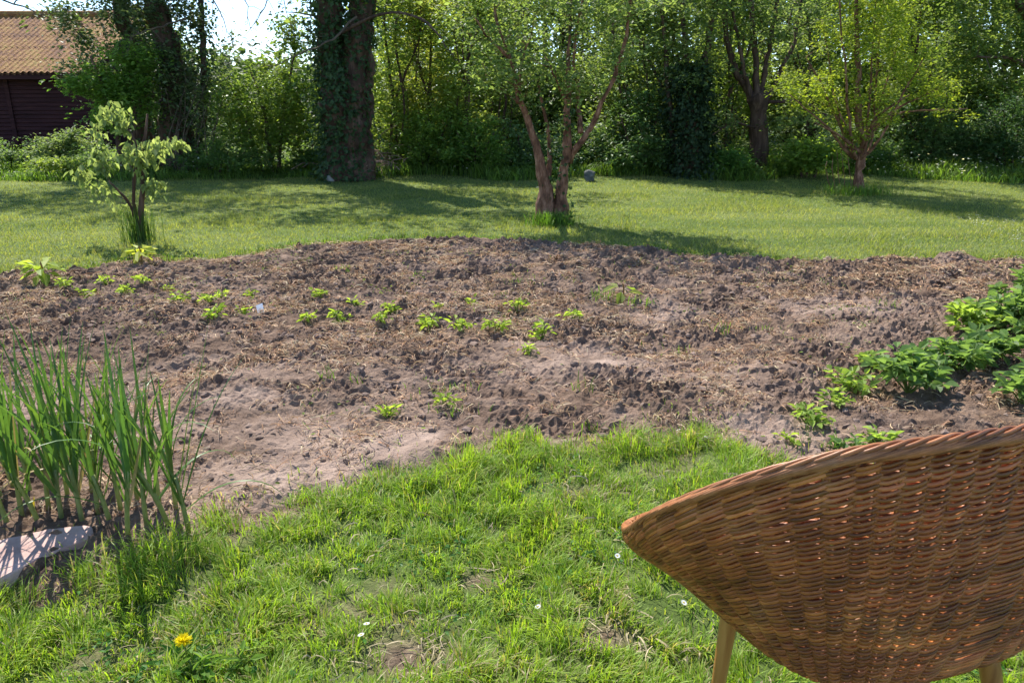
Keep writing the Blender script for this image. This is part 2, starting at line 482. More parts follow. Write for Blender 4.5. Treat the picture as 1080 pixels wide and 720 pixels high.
# dead straw and roots raked over the bed
def ribbons(mb, P, A, Lg, Wd, lift, curl, C, seed):
    """thin curled strips lying on the ground"""
    r = rng(seed); n = len(P)
    D = np.stack([np.cos(A), np.sin(A), np.zeros(n)], -1); S = np.stack([-np.sin(A), np.cos(A), np.zeros(n)], -1)
    Lg = Lg[:, None]; W = (Wd * .5)[:, None]; k = curl[:, None]
    up = np.array([0, 0, 1.0])
    c0 = P; c1 = P + D * Lg * .35 + S * k * Lg * .12 + up * lift[:, None]; c2 = P + D * Lg * .7 + S * k * Lg * .02 + up * lift[:, None] * .9; c3 = P + D * Lg - S * k * Lg * .22 + up * lift[:, None] * .2
    tl = S * W + up * W * r.uniform(-1, 1, n)[:, None]
    v = np.stack([c0 - tl, c0 + tl, c1 - tl, c1 + tl, c2 - tl, c2 + tl, c3 - tl * .5, c3 + tl * .5], 1)
    b = np.arange(n)[:, None] * 8
    q = np.concatenate([b + np.array([[0, 1, 3, 2]]), b + np.array([[2, 3, 5, 4]]), b + np.array([[4, 5, 7, 6]])])
    mb.add(v.reshape(-1, 3), q, None, np.repeat(C, 8, 0))
n = 260000
x = r.uniform(-6, 7, n); y = r.uniform(2.2, 7.3, n)
dens = sstep(.52, .7, noise(x, y, .32, 21)) * (.25 + .9 * sstep(.35, .6, noise(x, y, .09, 24))) + sstep(.62, .75, noise(x, y, .11, 22)) * .6 + .03
k = (wob(x, y) > -.04) & (r.random(n) < dens * (1 - .6 * smoothness(x, y)) * 1.0)
x, y = x[k], y[k]; n = len(x)
base = np.where(r.random((n, 1)) < .4, np.array([[.56, .42, .27]]), np.array([[.45, .27, .15]])) * r.uniform(.35, 1.25, (n, 1)) * r.uniform(.93, 1.07, (n, 3))
mb = MB()
ribbons(mb, np.stack([x, y, ground_z(x, y) + r.uniform(0.003, .02, n)], -1), r.uniform(0, 6.28, n), r.uniform(.015, .07, n) * (.8 + .08 * y), r.uniform(.0015, .004, n) * (.6 + .15 * y), r.uniform(.001, .018, n), r.uniform(-1, 1, n), base, 15)
tag(mb.build('dead_grass', M_STRAW), 'dry straw and withered roots raked over the soil', kind='stuff')

# ------------------------------------------------------------------ grass
def blades(mb, P, A, H, W, lean, C, seed, seg=3):
    r = rng(seed); n = len(P)
    D = np.stack([np.cos(A), np.sin(A), np.zeros(n)], -1)
    fa = A + r.uniform(.8, 2.3, n); S = np.stack([np.cos(fa), np.sin(fa), np.zeros(n)], -1)
    up = np.array([0, 0, 1.0]); H = H[:, None]; W = (W * .5)[:, None]; l = lean[:, None]
    rows = []
    ts = [0, .4, .75, 1] if seg == 3 else ([0, .55, 1] if seg == 2 else [0, 1])
    for t in ts:
        cpt = P + D * H * l * t ** 1.9 + up * H * (t - .32 * l * t ** 2.4)
        w = W * (1 - .25 * t) if t < 1 else None
        if w is None: rows.append(cpt[:, None])
        else: rows.append(np.stack([cpt - S * w, cpt + S * w], 1))
    v = np.concatenate(rows, 1); m = v.shape[1]; b = np.arange(n)[:, None] * m
    q = [b + np.array([[2 * i, 2 * i + 1, 2 * i + 3, 2 * i + 2]]) for i in range(len(ts) - 2)]
    t = b + np.array([[m - 3, m - 2, m - 1]])
    shade = np.concatenate([[.85, .85, 1, 1, 1.1, 1.1, 1.15][:m - 1], [1.15]])
    mb.add(v.reshape(-1, 3), np.concatenate(q) if q else None, t, np.repeat(C, m, 0) )

def grass_cols(x, y, r, n, yellow=.5):
    g1 = np.array([.15, .26, .03]); g2 = np.array([.30, .42, .055]); g3 = np.array([.33, .35, .09]); g4 = np.array([.4, .33, .19])
    t = np.clip(noise(x, y, .5, 51) * .7 + r.uniform(-.1, .6, n), 0, 1)[:, None]
    c = g1 * (1 - t) + g2 * t
    m = (r.random(n) < .16 * yellow * 2)[:, None]; c = np.where(m, g3, c)
    m = (r.random(n) < (.05 + .16 * sstep(.6, .8, noise(x, y, .22, 52))))[:, None]; c = np.where(m, g4, c)
    return c * r.uniform(.75, 1.2, (n, 1))

r = rng(21)
n = 600000
x = r.uniform(-3.4, 4.2, n); y = 1.0 + 4.2 * r.random(n) ** 1.25
sd_ = wob(x, y)
tuft = noise(x, y, .055, 61) * .6 + noise(x, y, .16, 62) * .4
p = sstep(.28, .62, tuft) * .85 + .15
p = p * (1 - .97 * bare(x, y)) * np.where(sd_ < 0, 1, .55 * np.exp(-np.maximum(sd_, 0) / .05)) * (1 - .25 * sstep(-.15, 0, sd_))
near_mask = (y < 3.9)
k = (r.random(n) < p) & near_mask
x, y, tuft, sd_ = x[k], y[k], tuft[k], sd_[k]; n = len(x)
H = (.022 + .05 * sstep(.35, .8, tuft) * r.random(n) + .018 * r.random(n)) * (1 + .45 * sstep(.55, .9, noise(x, y, .28, 63))) * (1 + .5 * sstep(-.35, -.08, sd_) * noise(x, y, .2, 66))
A = noise(x, y, .11, 64) * 12 + r.normal(0, .9, n)
mb = MB()
blades(mb, np.stack([x, y, np.maximum(lawn_z(x, y), ground_z(x, y)) - .004], -1), A, H * np.where(sd_ > 0, .6, 1), r.uniform(.0018, .0042, n), r.uniform(.1, 1.15, n), grass_cols(x, y, r, n), 22)
# flat clover and weed leaves low in the sward
m = 16000
xx = r.uniform(-3, 3.6, m); yy = r.uniform(1.1, 3.6, m)
k = (wob(xx, yy) < -.03) & (r.random(m) < sstep(.5, .68, noise(xx, yy, .2, 67))) & (bare(xx, yy) < .4)
xx, yy = xx[k], yy[k]; m = len(xx); aa = r.uniform(0, 6.28, m)
leaves(mb, np.stack([xx, yy, lawn_z(xx, yy) + r.uniform(.008, .03, m)], -1), r.uniform(.012, .024, m), r.uniform(.008, .013, m),
       np.stack([np.cos(aa), np.sin(aa), r.uniform(0, .5, m)], -1), np.stack([r.normal(0, .3, m), r.normal(0, .3, m), np.ones(m)], -1),
       np.array([[.07, .17, .035]]) * r.uniform(.7, 1.5, (m, 1)))
tag(mb.build('grass', M_GRASS), 'bright green tufted grass of the near lawn', kind='stuff')

# straw thatch between the near blades
m = 30000
xx = r.uniform(-3, 3.8, m); yy = 1.1 + 2.6 * r.random(m)
k = (wob(xx, yy) < .02) & (r.random(m) < .10 + .9 * bare(xx, yy) + .4 * sstep(.6, .75, noise(xx, yy, .22, 52)))
xx, yy = xx[k], yy[k]; m = len(xx); mb = MB()
ribbons(mb, np.stack([xx, yy, lawn_z(xx, yy) + r.uniform(.0, .02, m)], -1), r.uniform(0, 6.28, m), r.uniform(.02, .07, m), r.uniform(.0015, .0035, m), r.uniform(.001, .015, m), r.uniform(-1, 1, m),
        np.array([[.45, .37, .23]]) * r.uniform(.6, 1.2, (m, 1)), 25)
tag(mb.build('thatch', M_STRAW), 'pale dead blades lying between the tufts of the near lawn', kind='stuff')

# sparse young weeds greening the bed
r = rng(26); m = 60000
xx = r.uniform(-6, 6.5, m); yy = 2.4 + 4.8 * r.random(m)
k = (wob(xx, yy) > .0) & (r.random(m) < (.9 * sstep(.6, .8, noise(xx, yy, .4, 97)) * sstep(.4, .7, noise(xx, yy, .08, 98)) * (.35 + .65 * sstep(3.6, 5, yy)) + .012 + .12 * sstep(-1.5, -3, xx) * sstep(4.5, 5.2, yy)))
xx, yy = xx[k], yy[k]; m = len(xx); mb = MB(); aa = r.uniform(0, 6.28, m); kk = r.random(m) < .5
c = np.array([[.13, .19, .045]]) * r.uniform(.7, 1.5, (m, 1))
P = np.stack([xx, yy, ground_z(xx, yy) + .004], -1)
blades(mb, P[kk], aa[kk], r.uniform(.015, .05, kk.sum()), r.uniform(.002, .004, kk.sum()), r.uniform(.2, 1.2, kk.sum()), c[kk], 27, seg=2)
kk = ~kk; q = kk.sum()
leaves(mb, P[kk] + [0, 0, .006], r.uniform(.012, .028, q), r.uniform(.007, .014, q), np.stack([np.cos(aa[kk]), np.sin(aa[kk]), r.uniform(0, .6, q)], -1), np.stack([r.normal(0, .3, q), r.normal(0, .3, q), np.ones(q)], -1), c[kk])
tag(mb.build('weed_seedlings', M_GRASS), 'sparse tiny weeds greening the back of the bed', kind='stuff')

# mown far lawn
n = 620000
y = 5.6 + 10.4 * r.random(n) ** 1.25; x = r.uniform(-1, 1, n) * (2.2 + y * .82)
k = (wob(x, y) < .02) & ((y > 6) | (abs(x) > 3)) & (r.random(n) < .45 + .55 * noise(x, y, .12, 72))
x, y = x[k], y[k]; n = len(x)
mb = MB(); H = (.018 + .026 * r.random(n)) * (1 + .7 * sstep(.55, .8, noise(x, y, .6, 71))); W = r.uniform(.004, .009, n)
t = np.clip(noise(x * .5, y * 1.3, .7, 73) * .8 + r.uniform(-.2, .5, n), 0, 1)[:, None]
c = np.array([[.14, .19, .045]]) * (1 - t) + np.array([[.33, .34, .12]]) * t
c = np.where((r.random(n) < .1)[:, None], np.array([[.35, .31, .16]]), c) * r.uniform(.8, 1.2, (n, 1))
blades(mb, np.stack([x, y, lawn_z(x, y) - .003], -1), r.uniform(0, 6.28, n), H, W, r.uniform(.2, 1.1, n), c, 23, seg=1)
# ragged unmown fringe along the bed and under the trees
m = 60000
yy = np.concatenate([r.uniform(5.8, 8.2, m), 13.2 + 3.6 * r.random(m * 2)]); xx = r.uniform(-1, 1, m * 3) * (1.5 + yy * .85)
s = wob(xx, yy)
edge_y = 14.2 + (noise(xx, yy * 0, 1.4, 74) - .5) * 1.3 - 1.3 * sstep(6, 9.5, xx)
k = ((yy < 9) & (s < .02) & (s > -.14)) | ((yy > edge_y) & (r.random(m * 3) < .35 + .65 * noise(xx, yy, .4, 75)))
xx, yy = xx[k], yy[k]; m = len(xx); far = yy > 9
H = np.where(far, (.08 + .26 * r.random(m)) * np.where(xx < -3, .6, 1) * (.45 + .9 * noise(xx, yy, .55, 76)), .04 + .06 * r.random(m))
c = np.array([[.085, .16, .03]]) * (1 - r.random((m, 1))) + np.array([[.16, .24, .05]]) * r.random((m, 1))
blades(mb, np.stack([xx, yy, lawn_z(xx, yy) - .003], -1), r.uniform(0, 6.28, m), H, np.where(far, r.uniform(.008, .02, m), .005), r.uniform(.2, 1.0, m), c, 24, seg=2)
tag(mb.build('mown_grass', M_GRASS), 'yellowish mown grass of the far lawn with a ragged tall fringe', kind='stuff')

# ------------------------------------------------------------------ barn
def barn():
    root = empty('barn', (-13.0, 20.3, .25))
    tag(root, 'dark maroon boarded barn under a mossy rust coloured roof behind the trees', 'barn')
    x0, x1, h = -7.5, 2.3, at(30, 77, 19.85)[2] - .25 + .12     # local extents
    m_wall = rough_mat('barn_boards', [(0.3, (.022, .007, .009)), (0.5, (.045, .014, .017)), (0.7, (.075, .026, .028))], scale=3, stretch=(.4, 1, 6), bump=.4, bump_scale=30)
    w = MB(); nb = 19; bh = h / nb; rr = rng(5)
    for i in range(nb):
        z0 = i * bh
        xs = [x0, x0 + 3.1 + rr.uniform(-.4, .4), x0 + 6.4 + rr.uniform(-.4, .4), x1]
        for a, b in zip(xs[:-1], xs[1:]):
            o = rr.uniform(0, .008)
            v = [(a + .004, -.035 - o, z0), (b - .004, -.035 - o, z0), (b - .004, -.005 - o, z0 + bh - .012), (a + .004, -.005 - o, z0 + bh - .012),
                 (a + .004, .02, z0), (b - .004, .02, z0), (b - .004, .02, z0 + bh - .012), (a + .004, .02, z0 + bh - .012)]
            w.add(v, [(0, 1, 2, 3), (5, 4, 7, 6), (3, 2, 6, 7), (0, 4, 5, 1), (0, 3, 7, 4), (1, 5, 6, 2)])
    box(w, (x0, .021, 0), (x1, .1, h)); 
    w.build('front_wall', m_wall, root)
    for xx in (x0, -4.7, -2.1, .2, x1):
        s = MB(); box(s, (xx - .05, -.07, 0), (xx + .05, -.046, h)); s.build('cover_strip', m_wall, root)
    g = MB(); D = 6.0; pk = at(30, 17, 23.3)[2] - .25
    for xx in (x0 + .05, x1 - .05):
        g.add([(xx - .04, .11, 0), (xx - .04, D, 0), (xx - .04, D, h), (xx - .04, D / 2, pk - .25), (xx - .04, .11, h),
               (xx + .04, .11, 0), (xx + .04, D, 0), (xx + .04, D, h), (xx + .04, D / 2, pk - .25), (xx + .04, .11, h)],
              [(0, 1, 2, 4), (5, 9, 7, 6), (0, 5, 6, 1), (1, 6, 7, 2), (4, 9, 5, 0)], [(2, 3, 4), (7, 9, 8)])
    box(g, (x0 + .1, D - .1, 0), (x1 - .1, D, h))
    g.build('gable_wall', m_wall, root)
    # corrugated, moss covered roof
    m, nt, out = mat('mossy_roof')
    tc = nd(nt, 'ShaderNodeTexCoord')
    n1 = nd(nt, 'ShaderNodeTexNoise', Scale=1.3, Detail=8.0, Roughness=.7); n2 = nd(nt, 'ShaderNodeTexNoise', Scale=14.0, Detail=6.0, Roughness=.7)
    nt.links.new(tc.outputs['Object'], n1.inputs['Vector']); nt.links.new(tc.outputs['Object'], n2.inputs['Vector'])
    ad = nd(nt, 'ShaderNodeMath', operation='MULTIPLY_ADD'); ad.inputs[1].default_value = .55
    nt.links.new(n2.outputs[0], ad.inputs[0])
    mu = nd(nt, 'ShaderNodeMath', operation='MULTIPLY'); mu.inputs[1].default_value = .45
    nt.links.new(n1.outputs[0], mu.inputs[0]); nt.links.new(mu.outputs[0], ad.inputs[2])
    rp = ramp(nt, ad.outputs[0], [(.36, (.08, .04, .03)), (.45, (.19, .085, .04)), (.51, (.29, .135, .04)), (.58, (.34, .22, .055)), (.68, (.24, .22, .07))])
    bp = nd(nt, 'ShaderNodeBump', Strength=.9, Distance=.03); nt.links.new(n2.outputs[0], bp.inputs['Height'])
    p = nd(nt, 'ShaderNodeBsdfPrincipled', Roughness=.9)
    nt.links.new(rp.outputs[0], p.inputs['Base Color']); nt.links.new(bp.outputs[0], p.inputs['Normal']); nt.links.new(p.outputs[0], out.inputs[0])
    rf = MB()
    for side in (0, 1):
        xs = np.arange(x0 - .3, x1 + .3, .03); ts = []
        rows = 5
        for k in range(rows):                     # overlapping courses
            a, b = k / rows, (k + 1) / rows
            ts += [(a, .0 + .008), (b - .001, .0)]
        T = np.array([t for t, _ in ts]); LIFT = np.array([l for _, l in ts])
        X, TT = np.meshgrid(xs, T); LL = np.repeat(LIFT[:, None], len(xs), 1)
        y = -.45 + TT * (D / 2 + .45); z = h - .12 + TT * (pk - h + .12) + .022 * np.sin(X * 2 * np.pi / .15) + LL + .02 * noise(X, TT * 5, .3, 3)
        if side: y = D - y
        nx, ny = len(xs), len(T); i = np.arange(ny - 1)[:, None] * nx + np.arange(nx - 1)[None]
        q = np.stack([i, i + 1, i + nx + 1, i + nx], -1).reshape(-1, 4)
        rf.add(np.stack([X, y, z], -1).reshape(-1, 3), q)
        rf.add(np.stack([X, y, z - .05], -1).reshape(-1, 3), q[:, ::-1])
    ro = rf.build('roof', m, root)
    rg = MB(); tube(rg, [(xx, D / 2, pk + .03) for xx in np.linspace(x0 - .3, x1 + .3, 12)], .11, 8); rg.build('ridge_cap', m, ro)
    fa = MB(); box(fa, (x0 - .28, -.42, h - .27), (x1 + .28, -.39, h - .13)); fa.build('fascia', m_wall, ro)
barn()

# ------------------------------------------------------------------ trees and shrubs
def bez(a, b, bend, n=6):
    t = np.linspace(0, 1, n)[:, None]
    m = (a + b) / 2 + bend
    return a * (1 - t) ** 2 + 2 * m * t * (1 - t) + b * t ** 2

def sample_blobs(r, blobs, Y, n):
    C = []; R = []; W = []
    for (px, py, dy, rx, rz, ry) in blobs:
        c = at(px, py, Y + dy); s = (Y + dy) * CT / 800 * 1.02
        C.append(c); R.append((rx * s, ry, rz * s)); W.append((rx * rz) ** .8 * ry ** .3)
    C = np.array(C); R = np.array(R); W = np.array(W) / sum(W)
    k = r.choice(len(C), n, p=W)
    u = unit(r.normal(size=(n, 3))) * (r.random(n) ** .42)[:, None]
    P = C[k] + u * R[k]
    P[:, 2] = np.maximum(P[:, 2], .12 + .2 * r.random(n))
    return P

def plant(name, label, cat, Y, stems, blobs, n_tw, per, leaf, col, group=None, seed=1, bark=None, lmat=None, sig=.16, tw_r=.006, aspect=.55,
          droop=.3, ivy=0, ivy_col=((.03, .06, .022), (.06, .11, .04)), ivy_stems=None, big=False, up=1.0, taper=.8, lift=1.0, ivy_leaf=.07, ivy_spread=.09, base_dead=0):
    """stems: [([(px,py,dy)...], r0, r1)], blobs: crown volumes; twigs grow from the stems to points spread in the crown, leaves gather at twig ends"""
    r = rng(seed)
    bark = bark or M_BARK; lmat = lmat or M_LEAF
    b0 = stems[0][0][0]; base = at(b0[0], b0[1], Y + b0[2])
    root = empty(name, (base[0], base[1], 0)); tag(root, label, cat, group)
    off = np.array([base[0], base[1], 0])
    tk = MB(); sk = []; srad = []
    for pts, r0, r1 in stems:
        W = np.array([at(a, b, Y + c) for a, b, c in pts])
        if W[0, 2] < .5 and abs(pts[0][1] - b0[1]) < 12: W[0, 2] = -.05
        n = max(10, int(np.linalg.norm(np.diff(W, axis=0), axis=1).sum() / .12)); n = min(n, 70)
        L = catmull(W, n)
        wig = np.cumsum(r.normal(0, 1, (n, 3)), 0) * .0125 * min(1, r0 / .05 + .4); wig -= np.linspace(0, 1, n)[:, None] * wig[-1] * .6
        L = L + wig * np.array([1, 1, .3])
        t = np.linspace(0, 1, n); rad = r0 * (1 - t) ** taper + r1 * (1 - (1 - t) ** taper)
        rad = rad * (1 + .12 * r.normal(size=n)) * (1 + .55 * np.exp(-t * n * .12 / max(.25, r0 * 3)) * (r0 > .05))
        k = 10 if r0 > .08 else 6
        tube(tk, L - off, rad, k)
        sk.append(L); srad.append(rad)
    S = np.concatenate(sk); SR = np.concatenate(srad); ST0 = S.copy()
    A = sample_blobs(r, blobs, Y, n_tw) if n_tw else np.zeros((0, 3))
    d0 = np.array([np.min(np.sum((S - a) ** 2, 1)) for a in A]) if len(A) else []
    br = MB(); ends = []; mids = []
    for i in np.argsort(d0):
        a = A[i]
        dd = np.linalg.norm(S - a, axis=1) + np.maximum(0, S[:, 2] - a[2] + .1) * (1.2 if up > 0 else 0) + (S[:, 2] < .35) * .6
        j = int(np.argmin(dd)); s0 = S[j]; ln = np.linalg.norm(a - s0)
        if ln < .05: continue
        bend = np.array([r.normal(0, .08), r.normal(0, .08), r.uniform(-.02, .14) * up]) * ln
        L = bez(s0, a, bend, 6)
        r0 = min(SR[j] * .7, tw_r * (1 + 1.1 * ln)); 
        tube(br, L - off, np.linspace(r0, tw_r * .4, 6), 4, cap=False)
        S = np.concatenate([S, L[2:]]); SR = np.concatenate([SR, np.linspace(r0, tw_r * .5, 6)[2:]])
        ends.append(L[-1]); mids.append(L)
    tk.build('trunk', bark, root, smooth=True)
    if br.n: br.build('branches', M_TWIG if bark is not M_BARKR else bark, root)
    if ends:
        E = np.array(ends); m = len(E)
        per_i = np.maximum(2, (per * r.uniform(.35, 1.65, m))).astype(int)
        idx = np.repeat(np.arange(m), per_i); n = len(idx)
        sg = sig * r.uniform(.6, 1.4, m)[idx][:, None]
        P = E[idx] + r.normal(size=(n, 3)) * sg * np.array([1, 1, .6])
        # a third of the leaves sit along the twig
        ML = np.array(mids); k = r.random(n) < .4
        tt = r.uniform(.35, 1, n); q = tt * 5; qi = np.minimum(q.astype(int), 4); fr = (q - qi)[:, None]
        T = ML[idx, qi] * (1 - fr) + ML[idx, qi + 1] * fr + r.normal(size=(n, 3)) * sig * .35
        P = np.where(k[:, None], T, P)
        P[:, 2] = np.maximum(P[:, 2], .05)
        c1, c2 = np.array(col[0]), np.array(col[1])
        t = np.clip(r.random(m)[idx] * .7 + r.random(n) * .5 - .1, 0, 1)[:, None]
        C = (c1 * (1 - t) + c2 * t) * r.uniform(.9, 1.5, (n, 1))
        az = r.uniform(0, 6.28, n); D = np.stack([np.cos(az), np.sin(az), r.normal(-droop, .35, n)], -1)
        N = np.stack([r.normal(0, .55, n), r.normal(0, .55, n), np.ones(n)], -1)
        L = leaf * r.uniform(.6, 1.3, n)
        mb = MB(); (leaves if big else leaves4)(mb, P - off, L, L * aspect, D, N, C)
        mb.build('foliage', lmat, root)
    if ivy:
        iv = MB(); pick = range(len(sk)) if ivy_stems is None else ivy_stems
        Ls = np.concatenate([sk[i] for i in pick]); Rs = np.concatenate([srad[i] for i in pick])
        j = r.integers(0, len(Ls), ivy); n = ivy
        dens = noise(Ls[j][:, 2] * 2 + Ls[j][:, 0], Ls[j][:, 1] + j * 0, .5, seed)
        a = r.uniform(0, 6.28, n); out = np.stack([np.cos(a), np.sin(a), np.zeros(n)], -1)
        rr_ = Rs[j] + np.abs(r.normal(0, ivy_spread, n)) * (.35 + 1.2 * noise(a * 2, Ls[j][:, 2], .7, seed + 3))
        P = Ls[j] + out * rr_[:, None] + r.normal(0, .06, (n, 3)) * np.array([0, 0, 1])
        t = r.random((n, 1)); C = np.array(ivy_col[0]) * (1 - t) + np.array(ivy_col[1]) * t
        D = out * .5 + np.stack([r.normal(0, .5, n), r.normal(0, .5, n), r.normal(-.6, .4, n)], -1)
        L = ivy_leaf * r.uniform(.6, 1.3, n)
        leaves4(iv, P - off, L, L * .85, D, out + r.normal(0, .4, (n, 3)) + np.array([0, 0, .3]), C)
        iv.build('ivy', M_LEAFD, root)
    return root

YG = ((.11, .17, .035), (.23, .29, .065))       # fresh yellow green
MG = ((.075, .12, .03), (.17, .225, .06))       # mid green
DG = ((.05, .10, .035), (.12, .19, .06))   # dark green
GG = ((.09, .14, .05), (.18, .24, .09))       # grey green

# the ivy-clad twin trunk
plant('ivy_clad_tree', 'tall thick twin trunk wrapped in ivy, reddish bark bare at its foot', 'tree', 13.9,
      [([(374, 190, 0), (372, 120, 0), (375, 60, .1), (382, 0, .1), (390, -180, .2)], .27, .17),
       ([(362, 188, -.05), (352, 110, -.1), (346, 40, -.1), (343, -60, 0), (330, -240, .2)], .24, .15),
       ([(390, 186, .15), (391, 120, .2), (388, 60, .2), (386, 0, .2), (400, -200, .3)], .09, .07),
       ([(343, 45, -.1), (400, 15, -.7), (450, 22, -1.2), (480, 60, -1.5)], .03, .008)],
      [(300, -210, 0, 150, 60, 2.2), (430, -170, .5, 110, 60, 2.0), (170, -240, 0, 120, 50, 1.8), (345, -60, -.2, 45, 50, .7), (310, -5, .1, 38, 28, .6), (405, -20, .3, 35, 30, .5)], 165, 34, .12, MG, seed=31, sig=.24,  # highest crown blobs, out of view, are added to dapple the lawn with shade
      ivy=9000, ivy_stems=[1, 1, 1, 1, 0], ivy_spread=.13, tw_r=.012, ivy_leaf=.075)
# dark tree at left
plant('ivy_covered_tree', 'broad dark ivy-choked tree leaning over the end of the barn', 'tree', 15.6,
      [([(186, 172, 0), (182, 110, 0), (176, 50, 0), (160, -20, 0), (150, -170, 0)], .27, .16),
       ([(150, 170, .3), (148, 90, .3), (132, 20, .3), (115, -90, .3)], .16, .09),
       ([(205, 172, .2), (212, 100, .2), (210, 30, .2), (200, -120, .3)], .08, .04)],
      [(110, 0, 0, 50, 60, 1.2), (150, 30, -.3, 55, 60, .9), (205, 20, 0, 40, 80, 1), (190, 90, -.2, 45, 45, .8), (212, 115, -.2, 30, 45, .7), (120, -150, 0, 150, 80, 2.0), (-20, -240, 0, 130, 60, 1.8), (92, 50, 0, 30, 42, .7), (80, 20, 0, 22, 24, .5)],  # unseen upper blobs extend the crown, added to shade the left lawn
      400, 56, .095, ((.045, .075, .038), (.12, .155, .07)), seed=32, sig=.2, ivy=5000, ivy_spread=.25, tw_r=.01, lmat=M_LEAFD)
plant('elder_bush', 'light green bush hanging in front of the barn end', 'shrub', 14.8,
      [([(128, 172, 0), (122, 130, 0), (105, 85, 0), (95, 60, -.1)], .05, .02), ([(134, 172, 0), (142, 120, 0), (135, 70, 0)], .04, .015)],
      [(115, 80, -.1, 48, 24, .6), (80, 85, -.2, 24, 10, .4), (130, 110, 0, 45, 26, .6), (140, 62, -.1, 30, 18, .5)], 130, 60, .085, ((.07, .14, .025), (.15, .24, .05)), seed=33, sig=.13)
plant('low_bush', 'low pale bush at the foot of the barn wall', 'shrub', 15.6,
      [([(58, 172, 0), (55, 155, 0), (45, 146, 0)], .03, .01)],
      [(58, 154, 0, 27, 11, .5), (82, 146, .1, 22, 12, .4)], 60, 55, .07, ((.08, .13, .045), (.17, .22, .09)), seed=34, sig=.1)
plant('leafy_plant', 'small leafy plant with a tall stalk at the left edge by the barn', 'plant', 15.2,
      [([(10, 176, 0), (12, 155, 0), (15, 148, 0)], .015, .006)],
      [(8, 168, 0, 22, 8, .4), (-18, 165, 0, 20, 10, .4)], 36, 45, .08, ((.05, .1, .03), (.12, .18, .06)), seed=35, sig=.1)
plant('leafy_plant', 'bright leafy clump between the barn bush and the small tree', 'plant', 14.2,
      [([(70, 184, 0), (68, 172, 0), (72, 168, 0)], .012, .006)],
      [(62, 176, 0, 34, 8, .4)], 36, 45, .07, YG, seed=36, sig=.09)
# bare brushwood
st = []
rr = rng(77)
for i in range(15):
    a = 205 + rr.uniform(-18, 24); st.append(([(a, 176, rr.uniform(-.2, .2)), (a + rr.uniform(-8, 8), 140, rr.uniform(-.2, .2)), (a + rr.uniform(-20, 22), rr.uniform(70, 120), rr.uniform(-.3, .3))], .014, .004))
plant('brushwood', 'clump of bare thin upright stems beside the dark tree', 'shrub', 14.9, st, [(210, 105, 0, 30, 30, .4)], 30, 10, .06, GG, seed=37, bark=M_TWIG, sig=.1)
plant('hazel', 'yellow-green leafy bush between the dark tree and the thick ivy trunk', 'shrub', 15.0,
      [([(285, 180, 0), (280, 130, 0), (262, 70, 0)], .05, .015), ([(292, 180, 0), (300, 110, 0), (312, 60, .1)], .05, .015), ([(278, 180, 0), (255, 120, 0), (244, 90, 0)], .03, .01)],
      [(290, 100, 0, 48, 40, .9), (255, 115, .2, 30, 40, .7), (315, 130, 0, 30, 40, .8), (270, 150, 0, 45, 22, .8), (308, 40, .3, 18, 25, .4)], 330, 52, .075, ((.075, .135, .025), (.19, .25, .05)), seed=38, sig=.13)
# thin young trees right of the twin trunk
def slim(px, Y, seed, label, tilt=0, n=4, col=YG, top=-70, spread=34, tw=120, low=40, per=40, dark=0):
    r = rng(seed); st = []
    for i in range(n):
        a = px + r.uniform(-10, 10); st.append(([(a, 182, r.uniform(-.1, .1)), (a + tilt * .3 + r.uniform(-8, 8), 110, r.uniform(-.2, .2)), (a + tilt + r.uniform(-22, 22), 30, r.uniform(-.3, .3)), (a + tilt * 1.4 + r.uniform(-32, 32), top, 0)], r.uniform(.02, .045), .01))
    return plant('young_tree', label, 'tree', Y, st, [(px + tilt, 0, 0, spread * 1.15, 35, .9), (px + tilt * .5, 60, 0, spread * 1.1, 60, .8), (px, 125, 0, spread * 1.1, low * 1.1, .6)], int(tw * 1.2), int(per * 1.05), .085, col,
                 group='slim young trees along the wood edge', seed=seed, sig=.15, tw_r=.005)
slim(412, 15.6, 41, 'slim sparse young tree just right of the thick ivy trunk', tilt=6, tw=125)
slim(446, 16.2, 42, 'slim yellow-green tree with brown dead catkins, second right of the ivy trunk', tilt=-4, tw=150, col=((.12, .15, .03), (.22, .25, .05)))
slim(486, 15.4, 43, 'slim bright leafy tree left of the fruit tree with forked trunks', tilt=8, tw=150)
slim(528, 16.4, 44, 'slim darker tree directly behind the left limb of the forked fruit tree', tilt=0, tw=150, col=MG)
slim(655, 16.0, 45, 'slim leafy tree behind the right limb of the forked fruit tree', tilt=4, tw=160, col=MG)
slim(700, 15.6, 46, 'slim tree just left of the dark ivy stump tree', tilt=-6, tw=130, col=GG)
slim(765, 15.8, 47, 'slim tree between the ivy stump tree and the pollard', tilt=4, tw=110, col=((.07, .12, .02), (.16, .22, .05)))
slim(850, 16.4, 48, 'slim tree right behind the pollard limbs', tilt=0, tw=130, col=GG)
slim(960, 16.2, 49, 'slim tree behind the yellow-green willow', tilt=6, tw=150, col=MG)
def bush(px, py, Y, rx, rz, seed, label, col=MG, tw=110, per=60, leaf=.07, name='shrub', depth=.8, lm=None):
    st = [([(px + a, min(188, py + rz + 4), 0), (px + a * 1.5, py + rz * .4, 0), (px + a * 3, py - rz * .4, 0)], .025, .008) for a in (-6, 0, 7)]
    return plant(name, label, 'shrub', Y, st, [(px, py, 0, rx, rz, depth), (px - rx * .4, py + rz * .5, 0, rx * .7, rz * .5, depth), (px + rx * .4, py + rz * .45, 0, rx * .7, rz * .5, depth)], int(tw * .72), int(per * .85), leaf * 1.1, col,
                 group='bushes under the trees', seed=seed, sig=.13, lmat=lm)
bush(452, 140, 15.2, 46, 34, 51, 'bright leafy bush right of the heap of brown brush', col=((.07, .14, .025), (.17, .25, .05)), tw=170)
